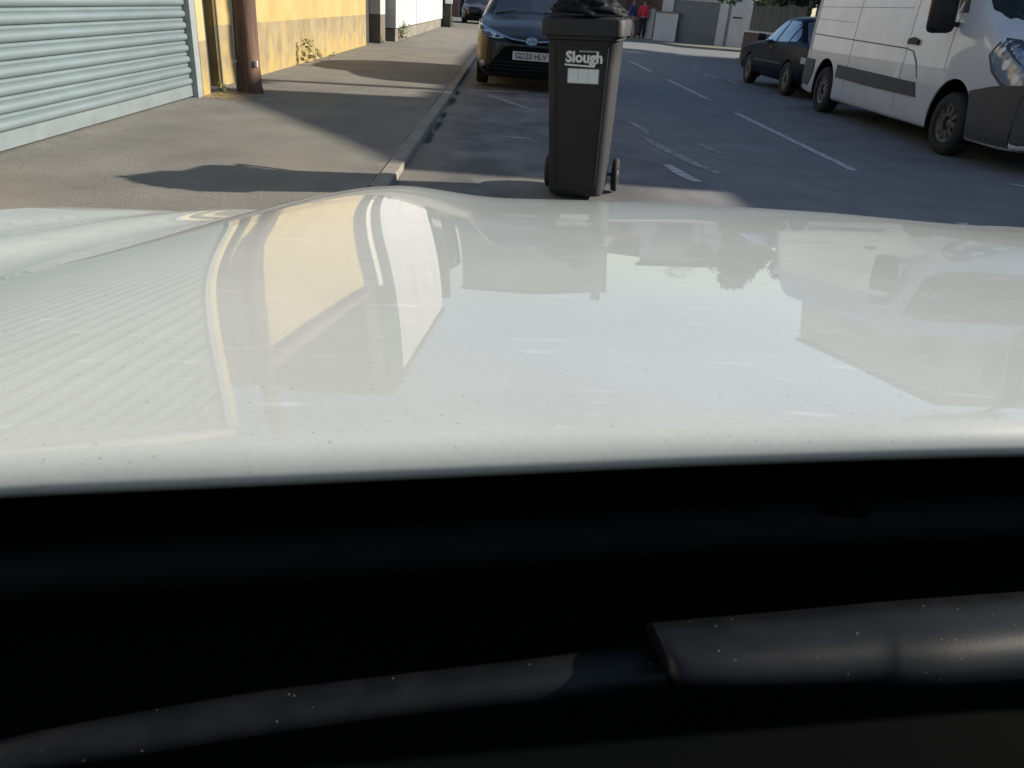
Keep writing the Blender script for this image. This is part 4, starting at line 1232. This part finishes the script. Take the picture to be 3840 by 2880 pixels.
# ================================================================== PEOPLE (far, at the corner)
def skin_mesh(name, joints, edges, mat, parent, levels=2):
    me = bpy.data.meshes.new(name)
    me.from_pydata([j[0] for j in joints], edges, [])
    o = bpy.data.objects.new(name, me); col.objects.link(o)
    sk = o.modifiers.new('s', 'SKIN')
    for i, j in enumerate(joints):
        rr = j[1] if hasattr(j[1], '__len__') else (j[1], j[1])
        me.skin_vertices[0].data[i].radius = rr
    me.skin_vertices[0].data[0].use_root = True
    ss = o.modifiers.new('u', 'SUBSURF'); ss.levels = levels; ss.render_levels = levels
    dg = bpy.context.evaluated_depsgraph_get()
    new = bpy.data.meshes.new_from_object(o.evaluated_get(dg))
    bpy.data.objects.remove(o)
    return link(name, new, mat, parent, True)
def person(name, label, x, y, z, rz, top, legs, stride):
    e = empty(name, (x, y, z), rz); tag(e, label, 'person')
    s = stride
    J = [((0, 0, .95), (.14, .10)), ((0, 0, 1.15), (.13, .09)), ((0, 0, 1.38), (.16, .09)), ((0, 0, 1.50), .055), ((0, -.015, 1.60), (.07, .085)), ((0, -.01, 1.70), (.065, .075)),
         ((.17, 0, 1.42), .06), ((.23, .03 - s * .3, 1.16), .045), ((.22, -.06 - s * .5, .92), .036), ((.215, -.10 - s * .5, .82), (.03, .04)),
         ((-.17, 0, 1.42), .06), ((-.23, .03 + s * .3, 1.16), .045), ((-.22, -.06 + s * .5, .92), .036), ((-.215, -.10 + s * .5, .82), (.03, .04)),
         ((.09, 0, .88), .085), ((.095, -.03 + s * .5, .48), .06), ((.095, .03 + s, .07), .042), ((.095, -.13 + s, .035), .035),
         ((-.09, 0, .88), .085), ((-.095, -.03 - s * .5, .48), .06), ((-.095, .03 - s, .07), .042), ((-.095, -.13 - s, .035), .035)]
    E = [(0, 1), (1, 2), (2, 3), (3, 4), (4, 5), (2, 6), (6, 7), (7, 8), (8, 9), (2, 10), (10, 11), (11, 12), (12, 13), (0, 14), (14, 15), (15, 16), (16, 17), (0, 18), (18, 19), (19, 20), (20, 21)]
    skin_mesh('body', J, E, 'skin', e)
    g = lambda q, k: (q[0], tuple(v + k for v in (q[1] if hasattr(q[1], '__len__') else (q[1], q[1]))))
    JJ = [g(J[0], .035), g(J[1], .04), g(J[2], .035), g(J[6], .03), g(J[7], .025), g(J[8], .02), g(J[10], .03), g(J[11], .025), g(J[12], .02)]
    skin_mesh('jacket', JJ, [(0, 1), (1, 2), (2, 3), (3, 4), (4, 5), (2, 6), (6, 7), (7, 8)], top, e)
    JT = [g(J[0], .02), g(J[14], .02), g(J[15], .025), g(J[16], .03), g(J[18], .02), g(J[19], .025), g(J[20], .03)]
    skin_mesh('trousers', JT, [(0, 1), (1, 2), (2, 3), (0, 4), (4, 5), (5, 6)], legs, e)
    skin_mesh('hair', [((0, .02, 1.66), (.075, .085)), ((0, .01, 1.75), (.06, .07))], [(0, 1)], 'hair', e)
    for k in (16, 20):
        skin_mesh('shoe', [(J[k][0][:2] + (.05,), .05), (J[k + 1][0][:2] + (.035,), .04)], [(0, 1)], 'dark_cloth', e)
    return e
person('person', 'person in a red jacket and dark trousers standing at the far corner', 6.62, 42.4, .09, R(160), 'red_cloth', 'dark_cloth', .06)
person('person', 'person in a dark blue jacket and pale trousers half hidden by the bin lid', 6.15, 42.9, .09, R(60), 'blue_cloth', 'pale_cloth', .22)

# ================================================================== OUR OWN WHITE CAR (bonnet, cowl, wiper, screen)
car = empty('white_car', (0.215, 0.9, 0))
tag(car, 'white car we look out over, its dusty bonnet filling the foreground', 'car')
CX = 0.215
V = 3840 / 2212.0
sil = [(-1100, 505), (-500, 470), (0, 445), (150, 447), (300, 452), (440, 457), (520, 452), (600, 443), (680, 425), (760, 408), (810, 402), (850, 400), (900, 402), (960, 412), (1020, 422), (1080, 428),
       (1200, 431), (1400, 436), (1600, 447), (1800, 460), (2000, 479), (2100, 487), (2150, 488), (2212, 490), (2600, 540), (3100, 640)]
rear = [(-1500, 1105), (0, 1010), (500, 992), (1000, 972), (1500, 952), (2000, 938), (2212, 934), (3600, 925)]
def yc_of(x): return 1.20 - 0.10 * ((x - CX) / 0.87) ** 2
ZR = 1.072
def hit_y(px, py, f):
    d = pix(px * V, py * V); t = 1.0
    for _ in range(12):
        t = f(d.x * t) / d.y
    return Vector((0, 0, CAM_H)) + d * t
def hit_z(px, py, f):
    d = pix(px * V, py * V); t = 0.3
    for _ in range(12):
        t = (f(d.x * t) - CAM_H) / d.z
    return Vector((0, 0, CAM_H)) + d * t
cs = [hit_y(a, b, yc_of) for a, b in sil]
rs = [hit_z(a, b, lambda x: ZR - 0.022 * ((x - CX) / 0.87) ** 2) for a, b in rear]
cxs, czs = np.array([p.x for p in cs]), np.array([p.z for p in cs])
rxs, rys, rzs = (np.array([getattr(p, k) for p in rs]) for k in 'xyz')
NX = 241
X0, X1 = CX - 0.80, CX + 0.80
xc = np.linspace(X0, X1, NX)
ker = np.hanning(13); ker /= ker.sum()
def sm1(a): return np.convolve(np.pad(a, 6, mode='edge'), ker, 'valid')
zc = sm1(np.interp(xc, cxs, czs))
FAN = 1.0
xr = xc.copy()
yr = sm1(np.interp(xr, rxs, rys)); zr = sm1(np.interp(xr, rxs, rzs))
# crest line split into a calm base (the plateau carried outwards) and the shoulder relief left of it
XP = 0.02
SHOULDER = 0.06          # the left shoulder line drifts outwards by this much per metre towards the screen
NT_ = 70
ycr = yc_of(xc)
rl = 0.011
def build_surface(zc):
    """crest line = calm plateau carried outwards + shoulder relief left of it; rows run from the rear edge to the nose"""
    plate = np.where(xc > XP, zc, np.interp(XP, xc, zc) + (xc - XP) * 0.012)
    relief = zc - plate
    ya = yr + rl
    L_ = ycr - ya
    m_c = (plate - CAM_H) / ycr
    s0 = ((plate - zr) / L_ - m_c / 4) / 0.75        # slope grows with the cube of the way to the nose
    P = []
    for jj in range(NT_):
        t = jj / (NT_ - 1)
        y = ya + L_ * t
        z = zr + L_ * (s0 * t + (m_c - s0) * t ** 4 / 4)
        amp = t ** 0.75
        z = z + amp * np.interp(xc + SHOULDER * (ycr - y), xc, relief)
        P.append(np.stack([xc, y, z], 1))
    for jj in range(1, 15):
        d = 0.03 * jj
        P.append(np.stack([xc, ycr + d - 0.25 * max(0, d - .2), zc + m_c * d - 1.15 * d * d], 1))
    return np.array(P)
fw_, r_, u_ = (np.array(v) for v in (fwd, cR, cU))
want_x = np.arange(-150, 2400, 25.0)
want_y = np.interp(want_x, [a for a, b in sil], [b for a, b in sil])
for it in range(14):                                 # lower or raise the crest until its outline is the photographed one
    S_ = build_surface(zc)
    q = S_ - np.array([0, 0, CAM_H])
    w_ = q @ fw_
    px_ = (1920 + FPX * (q @ r_) / w_) / V
    py_ = (1440 - FPX * (q @ u_) / w_) / V
    out = np.min([np.interp(want_x, px_[k], py_[k]) for k in range(NT_ // 3, len(S_))], axis=0)
    err = (want_y - out) * V / FPX * 1.25            # metres; positive: outline too high
    dz = np.interp(xc, np.interp(want_x, px_[NT_ - 1], xc), err)
    zc = sm1(zc - 0.6 * dz) if it < 12 else zc - 0.4 * dz
SURF = build_surface(sm1(zc))
verts = []
# rear flange and rolled lip
lip = [(0.05, -0.030), (0.030, -0.014), (0.012, -0.014), (0.003, -0.0125)]
for (dy, dz) in lip:
    verts += [(xr[i], yr[i] + dy, zr[i] + dz) for i in range(NX)]
for k in range(1, 7):
    a = R(90 * k / 7)
    verts += [(xr[i], yr[i] + rl * (1 - math.cos(a)), zr[i] - 0.011 + 0.011 * math.sin(a)) for i in range(NX)]
nlip = len(lip) + 6
verts += [tuple(map(float, p)) for row_ in SURF for p in row_]
nr = nlip + NT_ + 14
faces = [(j * NX + i, j * NX + i + 1, (j + 1) * NX + i + 1, (j + 1) * NX + i) for j in range(nr - 1) for i in range(NX - 1)]
VB = verts
bon = mesh('bonnet', [(v[0] - CX, v[1] - 0.9, v[2]) for v in verts], faces, 'car_white', car, True)
# nose, wings and the sides below the bonnet edge
def cw(o): return child_world(o, car)
last = verts[(nr - 1) * NX:]
vs = list(last) + [(p[0], p[1] + 0.06, p[2] - 0.22) for p in last] + [(p[0], p[1] + 0.02, 0.22) for p in last]
fs = [(j * NX + i, j * NX + i + 1, (j + 1) * NX + i + 1, (j + 1) * NX + i) for j in range(2) for i in range(NX - 1)]
cw(mesh('front_bumper', [(a, b, c - .004) for a, b, c in vs], fs, 'car_white', None, True))
for side, idx in ((-1, 0), (1, NX - 1)):
    edge = [verts[j * NX + idx] for j in range(nlip, nr)]
    n_ = len(edge)
    vs = [(p[0], p[1], p[2] - .004) for p in edge] + [(p[0] + side * .055, p[1], p[2] - .05) for p in edge] + [(p[0] + side * .075, p[1], max(.5, p[2] - .22)) for p in edge] + [(p[0] + side * .05, p[1], .22) for p in edge]
    fs = [(j * n_ + i, j * n_ + i + 1, (j + 1) * n_ + i + 1, (j + 1) * n_ + i) for j in range(3) for i in range(n_ - 1)]
    w_ = cw(mesh('front_wing', vs, fs, 'car_white', None, True))
# cowl: dark trough behind the bonnet, rising to the screen
xs = np.linspace(CX - .84, CX + .84, 60)
secs = [(0.40, -0.18), (0.16, -0.062), (0.07, -0.045), (0.05, -0.06), (0.03, -0.12), (-0.02, -0.135), (-0.05, -0.13), (-0.07, -0.115), (-0.085, -0.11)]
vs = []
for dy, dz in secs:
    for x in xs:
        vs.append((x, np.interp(x, rxs, rys) + dy, np.interp(x, rxs, rzs) + dz))
n_ = len(xs)
fs = [(j * n_ + i, j * n_ + i + 1, (j + 1) * n_ + i + 1, (j + 1) * n_ + i) for j in range(len(secs) - 1) for i in range(n_ - 1)]
cw(mesh('cowl_panel', vs, fs, 'cowl', None, True))
sealp = [(x, float(np.interp(x, rxs, rys)) + 0.028, float(np.interp(x, rxs, rzs)) - 0.06) for x in np.linspace(CX - .8, CX + .8, 40)]
cw(tube('bonnet_seal', sealp, 0.010, 'seal', None, 8))
for k, px in enumerate((860, 1850)):
    p = hit_z(px, 1100, lambda x: ZR - 0.045)
    cw(box('bonnet_clip', (p.x - .009, p.y + .004, p.z - .008), (p.x + .009, p.y + .012, p.z + .004), 'cowl', None, .002))
# windscreen: foot just behind the cowl, raked back under the camera
def ws_foot(x): return float(np.interp(x, rxs, rys)) - 0.088, float(np.interp(x, rxs, rzs)) - 0.112
vs, vs2 = [], []
RK = math.tan(R(29))
levels = [0.0, 0.08, 0.17]
lev2 = [0.17, 0.35, 0.6, 0.85]
for s_ in levels:
    for x in xs:
        y, z = ws_foot(x); k = 1 - 0.13 * s_
        vs.append((CX + (x - CX) * k, y - s_, z + s_ * RK))
for s_ in lev2:
    for x in xs:
        y, z = ws_foot(x); k = 1 - 0.13 * s_
        vs2.append((CX + (x - CX) * k, y - s_, z + s_ * RK))
cw(mesh('screen_frit_band', vs, [(j * n_ + i, j * n_ + i + 1, (j + 1) * n_ + i + 1, (j + 1) * n_ + i) for j in range(2) for i in range(n_ - 1)], 'frit', None, True))
cw(mesh('windscreen', vs2, [(j * n_ + i, j * n_ + i + 1, (j + 1) * n_ + i + 1, (j + 1) * n_ + i) for j in range(3) for i in range(n_ - 1)], 'windscreen', None, True))
# cabin behind the camera: roof, pillars, sides, dashboard
topy, topz = ws_foot(CX)[0] - .85, ws_foot(CX)[1] + .85 * RK
cw(box('roof', (CX - .62, topy - 1.5, topz), (CX + .62, topy + .02, topz + .05), 'car_white', None, .02))
cw(box('dashboard', (CX - .74, ws_foot(CX)[0] - .62, .72), (CX + .74, ws_foot(CX)[0] - .12, .90), 'cowl', None, .03))
for s in (-1, 1):
    xe = CX + s * .82
    y, z = ws_foot(xe)
    cw(tube('pillar', [(xe, y, z), (CX + s * .70, topy, topz + .02)], .03, 'car_white', None, 8))
    a, b = sorted((CX + s * .80, CX + s * .88))
    cw(box('door', (a, -2.4, .22), (b, y + .05, .93), 'car_white', None, .02))
    cw(wheel(car, (CX + s * .76 - CX, 0.02 + .62 - .9 + .0, .31), .31, .2, s, 8)) if False else None
for s in (-1, 1):
    wheel(car, (s * .74, -.28, .31), .31, .2, s, 8)
    wheel(car, (s * .74, -2.9, .31), .31, .2, s, 8)

# ---- wiper: bare arm at left, moulded cover at right
def plane_pt(px, py, dz):
    """point at a height dz below the bonnet's rear edge height"""
    return hit_z(px, py, lambda x: ZR - dz)
wroot = cw(bpy.data.objects.new('wiper_assembly', None)); col.objects.link(wroot)
wroot.matrix_parent_inverse = Matrix.Translation(car.location).inverted()
def wiper_strip(name, samples, dz, mat, bulge, edge_drop, nsec=14, skew=0.0):
    """samples: (px, top_py, bottom_py) in view pixels; cross-section arched between the two edges"""
    S = spline(np.array(samples, float), max(24, len(samples) * 10))
    vs, fs = [], []
    for (a, t_, b_) in S:
        A = plane_pt(a, t_, dz); Bp = plane_pt(a + skew, b_, dz)
        d = (Bp - A); w = d.length; nrm = Vector((0, 0, 1))
        for k in range(nsec + 1):
            f = k / nsec
            hgt = bulge * (1 - abs(2 * f - 1) ** 3.6)
            vs.append(A + d * f + nrm * (hgt * w - edge_drop))
        for k in range(nsec + 1):
            f = 1 - k / nsec
            vs.append(A + d * f + nrm * (-0.04 * w - edge_drop))
    m_ = 2 * (nsec + 1)
    for i in range(len(S) - 1):
        for k in range(m_):
            fs.append((i * m_ + k, i * m_ + (k + 1) % m_, (i + 1) * m_ + (k + 1) % m_, (i + 1) * m_ + k))
    fs.append(tuple(range(m_))); fs.append(tuple(range((len(S) - 1) * m_, len(S) * m_)))
    o = mesh(name, vs, fs, mat, None, True)
    try: o.data.set_sharp_from_angle(angle=R(50))
    except Exception: pass
    o.parent = wroot
    return o
wiper_strip('wiper_arm', [(-300, 1690, 1760), (0, 1592, 1668), (280, 1535, 1620), (560, 1488, 1575), (850, 1452, 1535), (1150, 1418, 1503), (1340, 1394, 1482), (1440, 1385, 1472)], 0.062, 'wiper', 0.30, 0.002)
wiper_strip('wiper_arm_cover', [(1395, 1350, 1462), (1440, 1345, 1478), (1640, 1328, 1476), (1840, 1310, 1470), (1900, 1305, 1475), (2000, 1298, 1476), (2212, 1284, 1462), (2600, 1262, 1440)], 0.052, 'wiper', 0.22, 0.0, 14, 52.0)
print('objects', len(bpy.data.objects))
